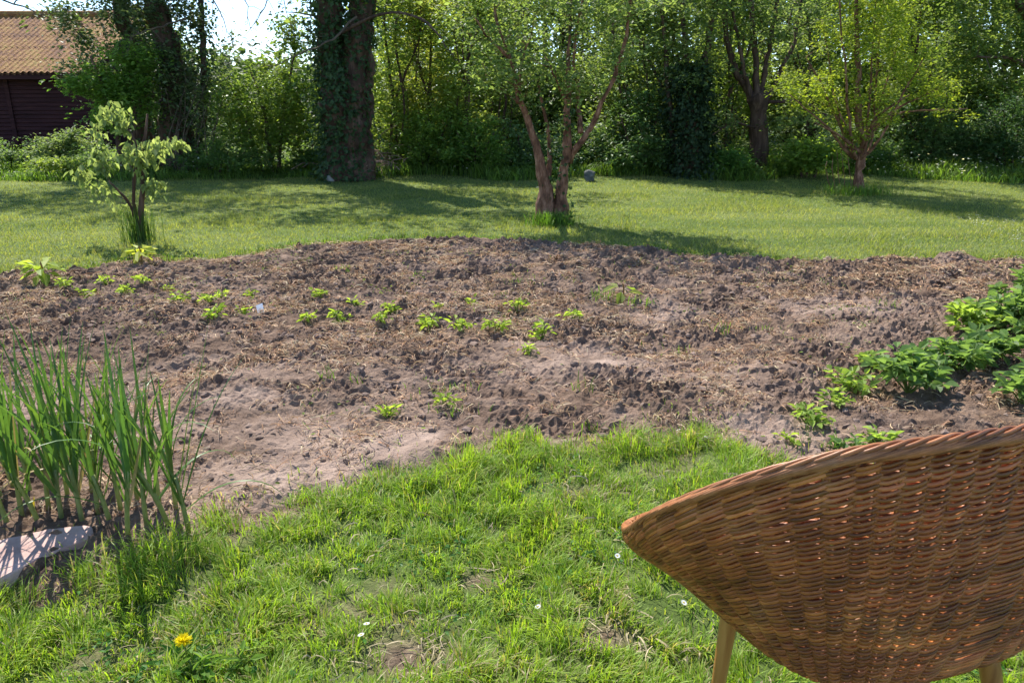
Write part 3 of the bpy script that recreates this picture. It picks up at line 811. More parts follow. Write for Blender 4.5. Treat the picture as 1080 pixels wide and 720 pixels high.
bush(500, 150, 14.8, 38, 28, 52, 'bright mid-height bush just left of the forked fruit tree', col=((.06, .13, .025), (.15, .23, .05)), tw=130)
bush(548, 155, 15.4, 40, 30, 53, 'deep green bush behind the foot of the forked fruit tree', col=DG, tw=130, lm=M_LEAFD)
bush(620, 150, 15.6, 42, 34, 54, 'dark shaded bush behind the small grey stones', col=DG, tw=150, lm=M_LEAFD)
bush(672, 140, 15.0, 38, 44, 55, 'glossy dark bush left of the ivy stump tree', col=((.05, .10, .03), (.11, .18, .05)), tw=170, lm=M_LEAFD)
bush(768, 168, 14.6, 22, 11, 56, 'low bright plants between the ivy stump tree and the pollard', col=((.05, .13, .03), (.13, .22, .05)), tw=80)
bush(852, 162, 14.2, 24, 14, 57, 'light leafy bush just right of the pollard trunk', col=((.09, .16, .03), (.18, .26, .05)), tw=100, leaf=.085)
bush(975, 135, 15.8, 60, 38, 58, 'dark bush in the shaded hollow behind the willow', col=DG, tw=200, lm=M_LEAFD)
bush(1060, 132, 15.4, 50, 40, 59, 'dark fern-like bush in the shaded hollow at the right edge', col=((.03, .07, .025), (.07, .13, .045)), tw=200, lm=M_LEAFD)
bush(330, 160, 15.2, 26, 24, 60, 'small shaded bush touching the left of the thick ivy trunk', col=((.03, .07, .02), (.09, .15, .03)), tw=90)
bush(240, 165, 14.6, 55, 14, 61, 'low dark bed of growth under the dark tree', col=((.05, .10, .03), (.11, .18, .05)), tw=110, leaf=.06)
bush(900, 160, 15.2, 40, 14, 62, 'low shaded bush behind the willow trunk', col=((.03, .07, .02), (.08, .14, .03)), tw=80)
bush(1180, 120, 15.6, 90, 55, 63, 'large green bush beyond the right edge of the lawn', col=MG, tw=190)
bush(-160, 130, 16.6, 120, 45, 64, 'large green bush beside the barn beyond the left edge', col=MG, tw=160)
# overhanging right canopy
plant('maple', 'broad light green tree arching over the dark hollow at the right', 'tree', 14.8,
      [([(1125, 178, 0), (1120, 110, 0), (1100, 40, -.2), (1060, -20, -.6)], .14, .05), ([(1122, 120, 0), (1080, 70, -.8), (1030, 60, -1.2)], .05, .015), ([(1105, 50, 0), (1150, -60, 0), (1160, -200, 0)], .08, .05)],
      [(1055, 60, -.9, 48, 30, .8), (1010, 45, -.6, 38, 28, .7), (1075, 10, -.4, 70, 40, 1.2), (1090, 95, -.8, 30, 18, .6), (1040, -50, -.2, 80, 36, 1.2), (1010, -10, 0, 45, 30, 1), (1150, -60, 0, 120, 90, 2)], 330, 58, .095,
      ((.06, .11, .03), (.15, .20, .055)), seed=65, sig=.17, tw_r=.008)
# ivy stump tree
plant('ivy_stump_tree', 'squat trunk buried in dark hanging ivy with thin limbs above', 'tree', 14.7,
      [([(728, 182, 0), (729, 130, 0), (727, 72, 0)], .2, .12), ([(725, 80, 0), (720, 20, 0), (713, -90, .2)], .045, .02), ([(740, 90, 0), (748, 30, .1), (762, -60, .2), (770, -160, .2)], .06, .03), ([(718, 181, .0), (708, 120, .1), (703, 60, .2), (690, -120, .3)], .06, .03)],
      [(725, -10, 0, 60, 40, 1.2), (728, 30, 0, 42, 35, .8), (735, 70, -.1, 34, 20, .6)], 130, 45, .085, GG, seed=66, sig=.17, ivy=7500, ivy_stems=[0, 0], ivy_spread=.24, ivy_col=((.02, .042, .018), (.045, .08, .03)))
# pollard
plant('pollard_tree', 'dark pollard trunk with a swollen head and many upright limbs', 'tree', 14.9,
      [([(800, 180, 0), (800, 150, 0), (799, 118, 0), (797, 98, 0)], .15, .19),
       ([(796, 108, 0), (775, 70, .1), (765, 20, .1), (755, -140, .2)], .07, .03), ([(799, 105, 0), (797, 50, 0), (792, 0, 0), (790, -150, 0)], .06, .03),
       ([(803, 105, 0), (815, 55, .1), (822, 0, .1), (835, -150, .2)], .05, .025), ([(792, 108, 0), (783, 60, -.1), (774, 0, -.2), (770, -130, -.2)], .04, .02),
       ([(806, 108, 0), (845, 108, -.4), (870, 122, -.8)], .045, .012), ([(805, 110, 0), (830, 70, .2), (848, 10, .3), (862, -120, .3)], .045, .02), ([(797, 135, -.1), (775, 130, -.5), (752, 142, -.8)], .025, .008)],
      [(790, -110, 0, 100, 60, 2), (790, -10, 0, 70, 40, 1.2), (780, 30, .1, 60, 40, 1), (840, 20, .2, 50, 45, 1), (845, 128, -.6, 34, 10, .4), (765, 128, -.6, 22, 12, .4)], 190, 42, .08, GG, seed=67, sig=.17, tw_r=.007)
# forked fruit tree
plant('fruit_tree', 'old forked fruit tree of several bare reddish limbs standing on the lawn', 'tree', G(578, 232)[1],
      [([(572, 232, 0), (573, 205, 0), (566, 180, 0), (556, 130, 0), (543, 95, -.1), (535, 60, -.2), (520, 10, -.2)], .10, .014),
       ([(578, 232, .03), (576, 200, .05), (580, 160, .1), (572, 110, .2), (566, 80, .3)], .05, .016),
       ([(592, 230, .06), (594, 195, .05), (598, 150, 0), (596, 110, 0), (594, 60, .1), (596, 0, .1), (590, -80, .1)], .085, .012),
       ([(600, 172, 0), (612, 150, -.1), (624, 132, -.1), (633, 108, -.2), (645, 82, -.2), (654, 50, -.2), (660, 20, -.2), (672, -60, -.2)], .04, .016),
       ([(613, 140, -.1), (609, 100, .1), (605, 60, .2), (615, -20, .3)], .03, .014),
       ([(548, 108, -.1), (552, 80, .1), (560, 40, .2)], .026, .01), ([(600, 120, 0), (584, 80, -.3), (575, 60, -.4)], .018, .008), ([(535, 62, -.2), (512, 40, -.3), (500, 20, -.4)], .02, .008)],
      [(520, 30, -.2, 42, 28, .7), (580, 10, .2, 60, 34, .9), (650, 10, -.2, 45, 38, .8), (590, -50, 0, 95, 45, 1.2), (500, -30, 0, 45, 40, .8), (575, 70, .1, 45, 22, .6), (660, 60, -.1, 22, 20, .4), (592, 150, 0, 12, 28, .15), (550, 78, -.2, 38, 26, .4), (620, 85, 0, 40, 24, .4), (515, 65, -.1, 28, 24, .4)],
      250, 42, .06, ((.075, .125, .04), (.18, .24, .085)), seed=68, taper=1.7, bark=M_BARKR, sig=.15, tw_r=.005, ivy=500, ivy_stems=[2, 1], ivy_spread=.03, ivy_leaf=.05)
# willow
st = [([(905, 203, 0), (905, 180, 0), (909, 155, 0), (906, 120, 0), (905, 70, 0), (900, 0, 0), (896, -90, 0)], .075, .016)]
for k, (a, b) in enumerate([(832, 100), (850, 60), (868, 20), (886, -20), (925, 0), (948, 40), (975, 60), (1000, 90), (940, -60), (960, 100), (878, 95), (1020, 115), (862, 130)]):
    s = (a - 905) / 120; st.append(([(905 + s * 4, 168 - (k % 3) * 10, 0), (905 + (a - 905) * .35, 150 - abs(s) * 10 - (k % 2) * 20, (k % 3 - 1) * .25), (a, b, (k % 3 - 1) * .6)], .028, .007))
for k in range(5): st.append(([(898 - 5 * k, 205, .05 * k), (896 - 6 * k, 180, 0), (893 - 5 * k, 150 + 5 * k, 0)], .006, .003))
plant('willow', 'bushy yellow-green willow on a slender leaning trunk on the right of the lawn', 'tree', G(905, 204)[1],
      st, [(850, 95, 0, 42, 22, .7), (900, 50, 0, 38, 60, .8), (950, 60, 0, 40, 36, .8), (985, 90, 0, 34, 22, .6), (905, -30, 0, 46, 50, .8), (940, 10, 0, 34, 34, .7), (905, 110, 0, 48, 24, .7), (895, 145, 0, 26, 18, .3), (1010, 118, 0, 22, 10, .4)],
      460, 36, .062, ((.12, .18, .02), (.26, .31, .04)), seed=69, bark=M_BARKR, sig=.10, tw_r=.004, aspect=.42)
# back row of tall trees
back = [(430, 21, 'tall pale tree far behind the slim trees at centre left', YG), (520, 19.5, 'tall leafy tree far behind the forked fruit tree', MG), (610, 21, 'tall light tree rising behind the right limb of the fruit tree', GG),
        (690, 20, 'tall dark-limbed tree behind the ivy stump tree', MG), (770, 21.5, 'tall airy tree behind the pollard on its left', GG), (850, 20, 'tall airy tree behind the pollard on its right', MG),
        (930, 21, 'tall tree behind the willow crown', DG), (1010, 20, 'tall dark tree behind the arching canopy at right', MG), (1110, 21, 'tall tree beyond the right edge', MG), (1230, 20, 'outermost tall tree beyond the right edge', MG),
        (1360, 21, 'tall tree far beyond the right edge', MG)]
for k, (px, Y, lb, cl) in enumerate(back):
    r = rng(90 + k); st = []
    for i in range(4):
        a = px + r.uniform(-12, 12); st.append(([(a, 160, 0), (a + r.uniform(-16, 16), 70, 0), (a + r.uniform(-45, 45), -20, 0), (a + r.uniform(-60, 60), -90, 0)], r.uniform(.03, .06), .02))
    plant('tall_tree', lb, 'tree', Y, st, [(px, 20, 0, 60, 40, 1.4), (px, -15, 0, 60, 30, 1.4), (px, 95, 0, 55, 50, 1.2)], 230, 36, .12, cl, group='tall trees in the wood behind', seed=90 + k, sig=.32, tw_r=.012)

for k, (px, py, lb, cl) in enumerate([(400, 100, 'pale leafy bush seen just right of the thick trunk, behind the slim trees', YG), (455, 85, 'tall yellow-green bush behind the second slim tree', YG), (505, 100, 'tall bright bush behind the third slim tree', YG),
      (560, 90, 'tall bush seen through the left limbs of the fruit tree', MG), (615, 95, 'tall bush seen through the right limbs of the fruit tree', MG), (668, 80, 'tall bush between the fruit tree and the ivy stump tree', MG),
      (755, 75, 'tall light bush between the ivy stump tree and the pollard, behind', YG), (828, 80, 'tall bush right of the pollard, behind', MG), (880, 75, 'tall bush behind the left half of the willow', MG), (945, 80, 'tall bush behind the right half of the willow', MG),
      (1005, 75, 'tall bush behind the arching canopy', MG), (1070, 85, 'tall bush at the right edge behind the arching canopy', MG), (1150, 80, 'tall bush just outside the right edge', MG)]):
    bush(px, py, 17.6 + .3 * (k % 3), 42, 55, 130 + k, lb, col=cl, tw=230, per=55, leaf=.09, name='tall_shrub', depth=.9)
# the mass of the wood further off
def wood():
    r = rng(500); mb = MB(); n = 150000
    x = r.uniform(-42, 42, n); y = r.uniform(22.5, 34, n)
    px = 540 + x / y * 800 / CT * .96
    top = np.where(px > 385, 7.5, 2.55 + 1.0 * sstep(330, 385, px) + 0 * px)
    top = np.where(px < 215, 3.0, top)
    top = top * (.75 + .5 * noise(x, y, 2.6, 501)) 
    z = top * r.random(n) ** .8
    k = noise(x + z * .7, y + z, 1.1, 502) + .15 * r.normal(size=n) > .4
    x, y, z = x[k], y[k], z[k]; n = len(x)
    a = r.uniform(0, 6.28, n); L = r.uniform(.16, .34, n)
    t = np.clip(noise(x, z * 2, 1.6, 503) + r.normal(0, .2, n), 0, 1)[:, None]
    C = np.array([.03, .06, .02]) * (1 - t) + np.array([.12, .18, .05]) * t
    leaves4(mb, np.stack([x, y, z + .1], -1), L, L * .6, np.stack([np.cos(a), np.sin(a), r.normal(-.2, .4, n)], -1), np.stack([r.normal(0, .6, n), r.normal(0, .6, n), np.ones(n)], -1), C)
    for i in range(90):
        xx = r.uniform(-3.5, 40) ; yy = r.uniform(22, 33)
        tube(mb, catmull([(xx, yy, 0), (xx + r.uniform(-.3, .3), yy, 3), (xx + r.uniform(-1, 1), yy, 7.5)], 6), np.linspace(.12, .04, 6), 5, c=(.05, .038, .028))
    tag(mb.build('woodland', M_LEAF), 'distant mass of woodland closing off the view behind the trees', kind='stuff')
wood()

# low growth under the trees
r = rng(510); mb = MB(); n = 52000
x = r.uniform(-14, 14, n); y = 13.7 + 4.5 * r.random(n)
y0 = 14.5 + (noise(x, x * 0, 1.4, 74) - .5) * 1.2 - .9 * sstep(6, 9.5, x)
k = (y > y0) & (r.random(n) < sstep(.35, .6, noise(x, y, .6, 511))); x, y = x[k], y[k]; n = len(x)
hh = (.12 + .5 * noise(x, y, .7, 512)) * sstep(0, 1.2, y - y0[k] + .35)
z = lawn_z(x, y) + hh * r.random(n) ** .5
a = r.uniform(0, 6.28, n); L = r.uniform(.035, .085, n); t = np.clip(noise(x, y, .5, 513) + r.normal(0, .2, n), 0, 1)[:, None]
leaves4(mb, np.stack([x, y, z], -1), L, L * .65, np.stack([np.cos(a), np.sin(a), r.normal(-.1, .4, n)], -1), np.stack([r.normal(0, .5, n), r.normal(0, .5, n), np.ones(n)], -1),
        np.array([.06, .12, .035]) * (1 - t) + np.array([.17, .26, .07]) * t)
m = 900; xx = r.uniform(-12, 13, m); yy = 14.0 + 1.6 * r.random(m); k = r.random(m) < sstep(.5, .7, noise(xx, yy, .9, 514)) + .8 * (xx > 6.3); xx, yy = xx[k], yy[k] - .6 * (xx[k] > 6.3); m = len(xx)
zz = lawn_z(xx, yy) + r.uniform(.1, .42, m); a = r.uniform(0, 6.28, m)
leaves4(mb, np.stack([xx, yy, zz], -1), .045, .04, np.stack([np.cos(a), np.sin(a), 0 * a], -1), np.stack([r.normal(0, .4, m), r.normal(0, .4, m) - .4, np.ones(m)], -1), np.array([.62, .62, .55]))
tag(mb.build('undergrowth', M_LEAF), 'nettles, weeds and small white flowers along the shaded wood edge', kind='stuff')
m = 420; r = rng(530); mb = MB(); xx = 4.6 + np.abs(r.normal(0, .8, m)); yy = r.uniform(6.5, 9.2, m); k = (wob(xx, yy) < 0) & (xx > 3.6 + .18 * yy); xx, yy = xx[k], yy[k]; m = len(xx); a = r.uniform(0, 6.28, m)
leaves4(mb, np.stack([xx, yy, lawn_z(xx, yy) + .03], -1), .016, .014, np.stack([np.cos(a), np.sin(a), 0 * a], -1), np.stack([r.normal(0, .3, m), r.normal(0, .3, m), np.ones(m)], -1), np.array([.75, .74, .7]))
tag(mb.build('fallen_petals', M_PETAL), 'white petals and daisies strewn over the lawn at the right edge', kind='stuff')
for i, (a, b, h) in enumerate([(1062, 168, 24)]):
    r = rng(520); P = G(a, b); Q = MB(); m = 60
    blades(Q, np.stack([r.normal(0, .1, m), r.normal(0, .1, m), np.zeros(m)], -1), r.uniform(0, 6.28, m), r.uniform(.25, .55, m), np.full(m, .016), r.uniform(.05, .5, m), np.array([[.26, .33, .14]]) * r.uniform(.7, 1.3, (m, 1)), 521)
    o = Q.build('tall_grass_tuft', M_GRASS); o.location = (P[0], P[1], lawn_z(P[0], P[1])); tag(o, 'tall pale grass tuft standing up at the right end of the lawn', 'grass tuft')

# ------------------------------------------------------------------ hanging bare branches, top left
def bare_branch(name, label, Y, lines, seed, seg=7):
    r = rng(seed); mb = MB(); base = at(*lines[0][0][0][:2], Y)
    for pts, r0 in lines:
        W = np.array([at(a, b, Y + c) for a, b, c in pts]); L = catmull(W, 14); L[1:-1] += r.normal(0, .012, (12, 3))
        tube(mb, L - base, np.linspace(r0, .003, 14), 5)
        for k in range(seg):
            j = r.integers(3, 13); d = unit(np.array([r.normal(), r.normal() * .4, r.normal() - .3])) * r.uniform(.1, .35)
            T = bez(L[j], L[j] + d, np.array([0, 0, .04]), 5); tube(mb, T - base, np.linspace(.005, .002, 5), 4)
            for q in range(3):
                d2 = unit(r.normal(size=3)) * r.uniform(.05, .14); s = T[r.integers(2, 5)]; tube(mb, np.array([s, s + d2]) - base, .002, 4)
    o = mb.build(name, M_TWIG); o.location = base; tag(o, label, 'branch', 'bare branches hanging into the sky'); return o
bare_branch('bare_branch', 'bare branch reaching in above the barn ridge', 14.0, [([(-90, -50, 0), (-10, -5, 0), (28, 8, 0), (42, 16, 0), (62, 12, 0)], .022), ([(15, 4, 0), (30, -12, 0), (45, -30, 0)], .012)], 1)
bare_branch('bare_branch', 'bare twiggy branch hanging in the sky gap beside the dark tree', 13.6, [([(150, -120, 0), (200, -40, 0), (222, -5, 0), (240, 30, 0), (246, 52, 0)], .02), ([(205, -32, 0), (250, -12, 0), (262, 20, 0), (270, 48, 0)], .013)], 2, 10)
bare_branch('bare_branch', 'bare twiggy branch hanging in the sky gap near the ivy trunk', 13.2, [([(345, -90, .4), (310, -30, 0), (284, -5, 0), (272, 22, 0), (256, 40, 0)], .018), ([(312, -32, 0), (300, 0, 0), (308, 30, 0)], .012)], 3, 10)
bare_branch('bare_branch', 'long thin grey branch crossing in front of the ivy trunk', 13.2, [([(376, 18, .4), (350, 42, 0), (320, 55, -.2), (296, 66, -.3), (272, 72, -.4)], .02)], 4, 5)
bare_branch('bare_branch', 'pale crooked branch sticking out of the dark tree', 14.6, [([(196, 20, .4), (170, 28, 0), (148, 34, -.2), (135, 44, -.4)], .02)], 5, 5)

# ------------------------------------------------------------------ small tree with drooping leaves at left
plant('sapling', 'small tree with drooping pale leaves and tall grass round its foot', 'tree', G(148, 256)[1],
      [([(148, 256, 0), (150, 225, 0), (153, 190, 0), (153, 165, .05), (155, 120, .1)], .03, .01), ([(144, 255, -.02), (142, 225, 0), (136, 195, 0), (140, 165, 0), (135, 140, 0)], .022, .007),
       ([(142, 228, 0), (128, 205, -.1), (115, 190, -.15)], .014, .006)],
      [(120, 125, 0, 18, 16, .25), (102, 160, -.1, 16, 24, .3), (176, 150, 0, 16, 9, .25), (143, 160, 0, 26, 12, .3), (108, 195, -.1, 24, 12, .25), (160, 190, 0, 12, 16, .2), (128, 112, 0, 12, 8, .2), (88, 180, 0, 8, 10, .2), (140, 215, 0, 18, 8, .2)],
      66, 12, .075, ((.11, .16, .06), (.22, .27, .12)), seed=80, big=True, sig=.05, tw_r=.004, droop=1.1)
r = rng(81); Q = MB(); m = 260; P = G(148, 256)
blades(Q, np.stack([r.normal(0, .07, m), r.normal(0, .06, m), np.zeros(m)], -1), r.uniform(0, 6.28, m), r.uniform(.12, .42, m), np.full(m, .006), r.uniform(.02, .3, m), np.array([[.06, .11, .025]]) * r.uniform(.7, 1.5, (m, 1)), 82)
o = Q.build('grass_tuft', M_GRASS); o.location = (P[0], P[1], lawn_z(P[0], P[1])); tag(o, 'tall unmown grass tuft round the foot of the small drooping tree', 'grass tuft')

for k, (a, b, s, lb) in enumerate([(905, 206, 2.0, 'ragged grass tuft round the foot of the willow'), (582, 236, 1.0, 'short grass tuft round the foot of the forked fruit tree')]):
    r = rng(83 + k); Q = MB(); m = 500; P = G(a, b)
    blades(Q, np.stack([r.normal(0, .13 * s, m), r.normal(0, .09 * s, m), np.zeros(m)], -1), r.uniform(0, 6.28, m), r.uniform(.06, .22, m), np.full(m, .007), r.uniform(.1, .8, m), np.array([[.09, .17, .03]]) * r.uniform(.7, 1.5, (m, 1)), 84)
    o = Q.build('grass_tuft', M_GRASS); o.location = (P[0], P[1], lawn_z(P[0], P[1])); tag(o, lb, 'grass tuft')

# ------------------------------------------------------------------ stones and brush
def rock(name, label, P, size, mat_, seed, group=None, parent=None):
    r = rng(seed); mb = MB(); n = 14
    th, ph = np.meshgrid(np.linspace(0, np.pi, n), np.linspace(0, 2 * np.pi, 2 * n, endpoint=False))
    v = np.stack([np.sin(th) * np.cos(ph), np.sin(th) * np.sin(ph), np.cos(th)], -1)
    d = 1 + .35 * (noise(v[..., 0] * 1.3 + 5, v[..., 1] * 1.3 + v[..., 2] * 1.7, .8, seed) - .5) + .12 * (noise(v[..., 0] * 3 + 9, v[..., 2] * 3 + v[..., 1] * 2, .7, seed + 1) - .5)
    v = np.sign(v) * np.abs(v) ** .8 * d[..., None] * np.array(size)
    i = np.arange(2 * n)[:, None] * n; i2 = (np.arange(2 * n)[:, None] + 1) % (2 * n) * n; j = np.arange(n - 1)[None]
    mb.add(v.reshape(-1, 3), np.stack([i + j, i + j + 1, i2 + j + 1, i2 + j], -1).reshape(-1, 4))
    o = mb.build(name, mat_, parent, smooth=True); o.location = P; o.rotation_euler = (0, 0, r.uniform(0, 3)); tag(o, label, 'stone', group); return o
M_DSTONE = rough_mat('dark_grey_stone', [(0.3, (.05, .055, .055)), (0.5, (.1, .105, .1)), (0.7, (.17, .17, .165))], scale=8, bump=0.7, bump_scale=30)
for k, (a, b, s, lb) in enumerate([(350, 189, (.12, .1, .1), 'pale grey stone against the foot of the thick ivy trunk'), (622, 189, (.10, .08, .07), 'dull grey stone under the bushes, lower of a pair'), (622, 184, (.10, .08, .08), 'dull grey stone resting on another under the bushes')]):
    P = at(a, b, 13.6); rock('stone', lb, (P[0], P[1], max(.05, P[2])), s, M_DSTONE if k else M_GSTONE, 300 + k)
r = rng(310); mb = MB(); P = G(412, 172)
for i in range(170):
    a = r.uniform(0, 6.28); s = np.array([r.normal(0, .35), r.normal(0, .25), abs(r.normal(0, .18))]); d = np.array([np.cos(a), np.sin(a), r.normal(0, .3)]) * r.uniform(.2, .5)
    tube(mb, np.array([s, s + d * .5 + [0, 0, .05], s + d]), r.uniform(.004, .011), 4)
o = mb.build('brush_heap', rough_mat('dead_brush', [(.3, (.15, .09, .07)), (.7, (.38, .25, .19))], scale=3)); o.location = (P[0], 14.6, .1); tag(o, 'heap of dead brown brush just right of the thick ivy trunk', 'brush heap')

def slab():
    """flat broken flagstone with chipped edge"""
    px = [(-45, 590), (0, 569), (30, 562), (62, 556), (97, 553), (99, 562), (88, 571), (66, 579), (40, 590), (18, 602), (-2, 612), (-40, 640), (-70, 640)]
    P = np.array([G(a, b, .046) for a, b in px]); c = P.mean(0)
    # closed outline resampled with chips
    Q = []
    r = rng(320)
    for i in range(len(P)):
        a, b = P[i], P[(i + 1) % len(P)]
        for t in np.linspace(0, 1, 9)[:-1]: Q.append(a * (1 - t) + b * t)
    Q = np.array(Q); n = len(Q)
    Q0 = Q.copy(); Q0[:, :2] = sum(np.roll(Q[:, :2], k_, 0) for k_ in range(-3, 4)) / 7; Q[:, :2] = Q0[:, :2] + np.stack([noise(Q[:, 0], Q[:, 1], .07, 7) - .5, noise(Q[:, 0], Q[:, 1], .05, 8) - .5], -1) * .014
    mb = MB(); rings = []
    for s, z in ((1.0, -.055), (1.005, -.02), (1.0, -.004), (.985, .0), (.93, .003), (.8, .001), (.55, .003), (.3, .001)):
        R = c + (Q - c) * s; R[:, 2] = .046 + z + ((noise(Q[:, 0] + s, Q[:, 1], .03, 9) - .5) * .01 if s > .98 else noise(R[:, 0], R[:, 1], .12, 5) * .005)
        rings.append(R)
    v = np.concatenate(rings + [c[None] + [0, 0, .003]]) - [c[0], c[1], .02]
    q = []; j = np.arange(n); j2 = (j + 1) % n
    for k in range(len(rings) - 1): q.append(np.stack([k * n + j, k * n + j2, (k + 1) * n + j2, (k + 1) * n + j], -1))
    k = (len(rings) - 1) * n; t = np.stack([k + j, k + j2, np.full(n, len(rings) * n)], -1)
    mb.add(v, np.concatenate(q), t)
    o = mb.build('flagstone', M_STONE, smooth=False); o.location = (c[0], c[1], .02); tag(o, 'flat pinkish broken flagstone on the lawn edge below the garlic', 'stone slab')
slab()

# ------------------------------------------------------------------ garlic bed
def strap(mb, p0, az, el, L, W, curl, c, twist=0, n=12):
    p = np.array(p0, float); P = [p]; e = el; step = L / (n - 1)
    for i in range(n - 1):
        p = p + step * np.array([math.cos(az) * math.cos(e), math.sin(az) * math.cos(e), math.sin(e)]); P.append(p); e -= curl / (n - 1) * (.3 + 1.6 * i / n)
    P = np.array(P); d = unit(np.gradient(P, axis=0)); side = np.array([-math.sin(az + twist), math.cos(az + twist), 0.0])
    nrm = unit(np.cross(side[None], d)); t = np.linspace(0, 1, n)
    w = W * .5 * np.clip(1.25 - t * 1.25, .0, 1) ** .7 * (.7 + .3 * np.minimum(1, t * 6)) + .0004
    up = -nrm * (w * .45)[:, None]
    v = np.stack([P - side * w[:, None] - up, P, P + side * w[:, None] - up], 1).reshape(-1, 3)
    b = np.arange(n - 1)[:, None] * 3
    mb.add(v, np.concatenate([b + np.array([[0, 1, 4, 3]]), b + np.array([[1, 2, 5, 4]])]), None, c)

M_GAR = leaf_mat('garlic_leaf', trans=.4, gloss=.4, rough=.42, tmul=(1.3, 1.3, .6))
def garlic(px, py, H, seed, label, extra=0):
    H *= 1.13
    r = rng(seed); P = G(px, py, 0); z = gz(P[0], P[1]); root = empty('garlic_plant', (P[0], P[1], z)); tag(root, label, 'garlic plant', 'garlic plants in the near left bed')
    hs = .17 + .09 * r.random(); lean = np.array([r.normal(0, .02), r.normal(0, .02), 0])
    s = MB(); pts = [np.array([0, 0, -.03]), np.array([0, 0, 0]), np.array([0, 0, hs * .5]) + lean * .4, np.array([0, 0, hs]) + lean]
    tube(s, catmull(pts, 8), np.linspace(.0085, .007, 8), 8, c=(.30, .34, .13)); s.build('stem', M_GAR, root, smooth=True)
    nl = r.integers(6, 9) + extra; az0 = r.uniform(0, 3.14)
    for i in range(nl):
        f = i / (nl - 1); mb = MB(); zz = hs * (.55 + .47 * f); az = az0 + (i % 2) * math.pi + r.normal(0, .6)
        L = (H - zz * .9) * (.62 + .5 * math.sin(math.pi * (.2 + .6 * f))) * r.uniform(.9, 1.1)
        el = math.radians(70 + 17 * f + r.uniform(-9, 4)); curl = r.uniform(-.1, .3) + (1 - f) * r.uniform(.0, .9) + (1.3 if r.random() < .14 else 0)
        if i == 0 and r.random() < .55: curl = 2.2; el = .75; L *= .8
        g = np.array([.09, .19, .05]) * (1 - .3 * r.random()) + np.array([.05, .06, .0]) * r.random()
        if i == 0 and r.random() < .3: g = np.array([.45, .34, .16])
        strap(mb, lean * (.35 + .65 * f) + np.array([0, 0, zz - .03]), az, el, L, r.uniform(.0105, .016), curl, g, r.normal(0, .3))
        mb.build('leaf', M_GAR, root, smooth=True)
    return root
GAR = [(2, 530, .46, 'tall garlic plant at the left edge of the frame'), (24, 548, .5, 'garlic plant with yellowed lower leaf above the flagstone'), (41, 556, .52, 'garlic plant directly behind the upper middle of the flagstone'),
       (66, 552, .55, 'tall garlic plant behind the right half of the flagstone'), (88, 556, .58, 'garlic plant at the right tip of the flagstone'), (136, 574, .54, 'tallest garlic plant, nearest to the lawn corner'),
       (117, 556, .5, 'garlic plant between the flagstone tip and the tallest garlic'), (155, 556, .5, 'leafy garlic plant just right of the tallest garlic'), (178, 556, .52, 'garlic plant second from the right end of the bed'),
       (199, 560, .56, 'garlic plant at the right end of the bed'), (72, 526, .48, 'short garlic plant in the back row left of centre'), (98, 522, .5, 'garlic plant in the back row behind the flagstone tip'),
       (145, 528, .46, 'garlic plant in the back row behind the tallest garlic'), (14, 512, .5, 'garlic plant in the back row near the left edge'), (122, 512, .42, 'small garlic plant furthest back at centre'),
       (52, 506, .44, 'small garlic plant furthest back at left'), (-12, 560, .5, 'garlic plant cut by the left edge of the frame'), (-32, 535, .5, 'garlic plant just outside the left edge'),
       (-45, 570, .5, 'garlic plant beside the flagstone outside the left edge'), (168, 530, .38, 'short thin garlic plant in the back row at the right')]
GAR += [(10, 560, .5, 'garlic plant standing over the upper left of the flagstone'), (52, 540, .52, 'garlic plant among the middle of the clump at left'), (104, 545, .52, 'thick garlic plant in the middle of the clump'), (128, 540, .48, 'slim garlic plant behind the tallest garlic on its left'),
        (186, 538, .42, 'slim garlic plant behind the right end of the bed'), (32, 520, .46, 'slim garlic plant back row second from the left edge'), (84, 540, .5, 'garlic plant in the middle row behind the flagstone tip')]
for k, (a, b, h, lb) in enumerate(GAR): garlic(a, b, h, 400 + k, lb)
r = rng(430); mb = MB(); P = G(38, 545); strap(mb, (0, 0, 0), 1.2, 1.35, .07, .02, .3, (.75, .55, .03)); o = mb.build('fallen_leaf', M_GAR); o.location = (P[0], P[1] - .02, gz(P[0], P[1]) + .01); tag(o, 'bright yellow leaf standing upright among the garlic stems', 'leaf')

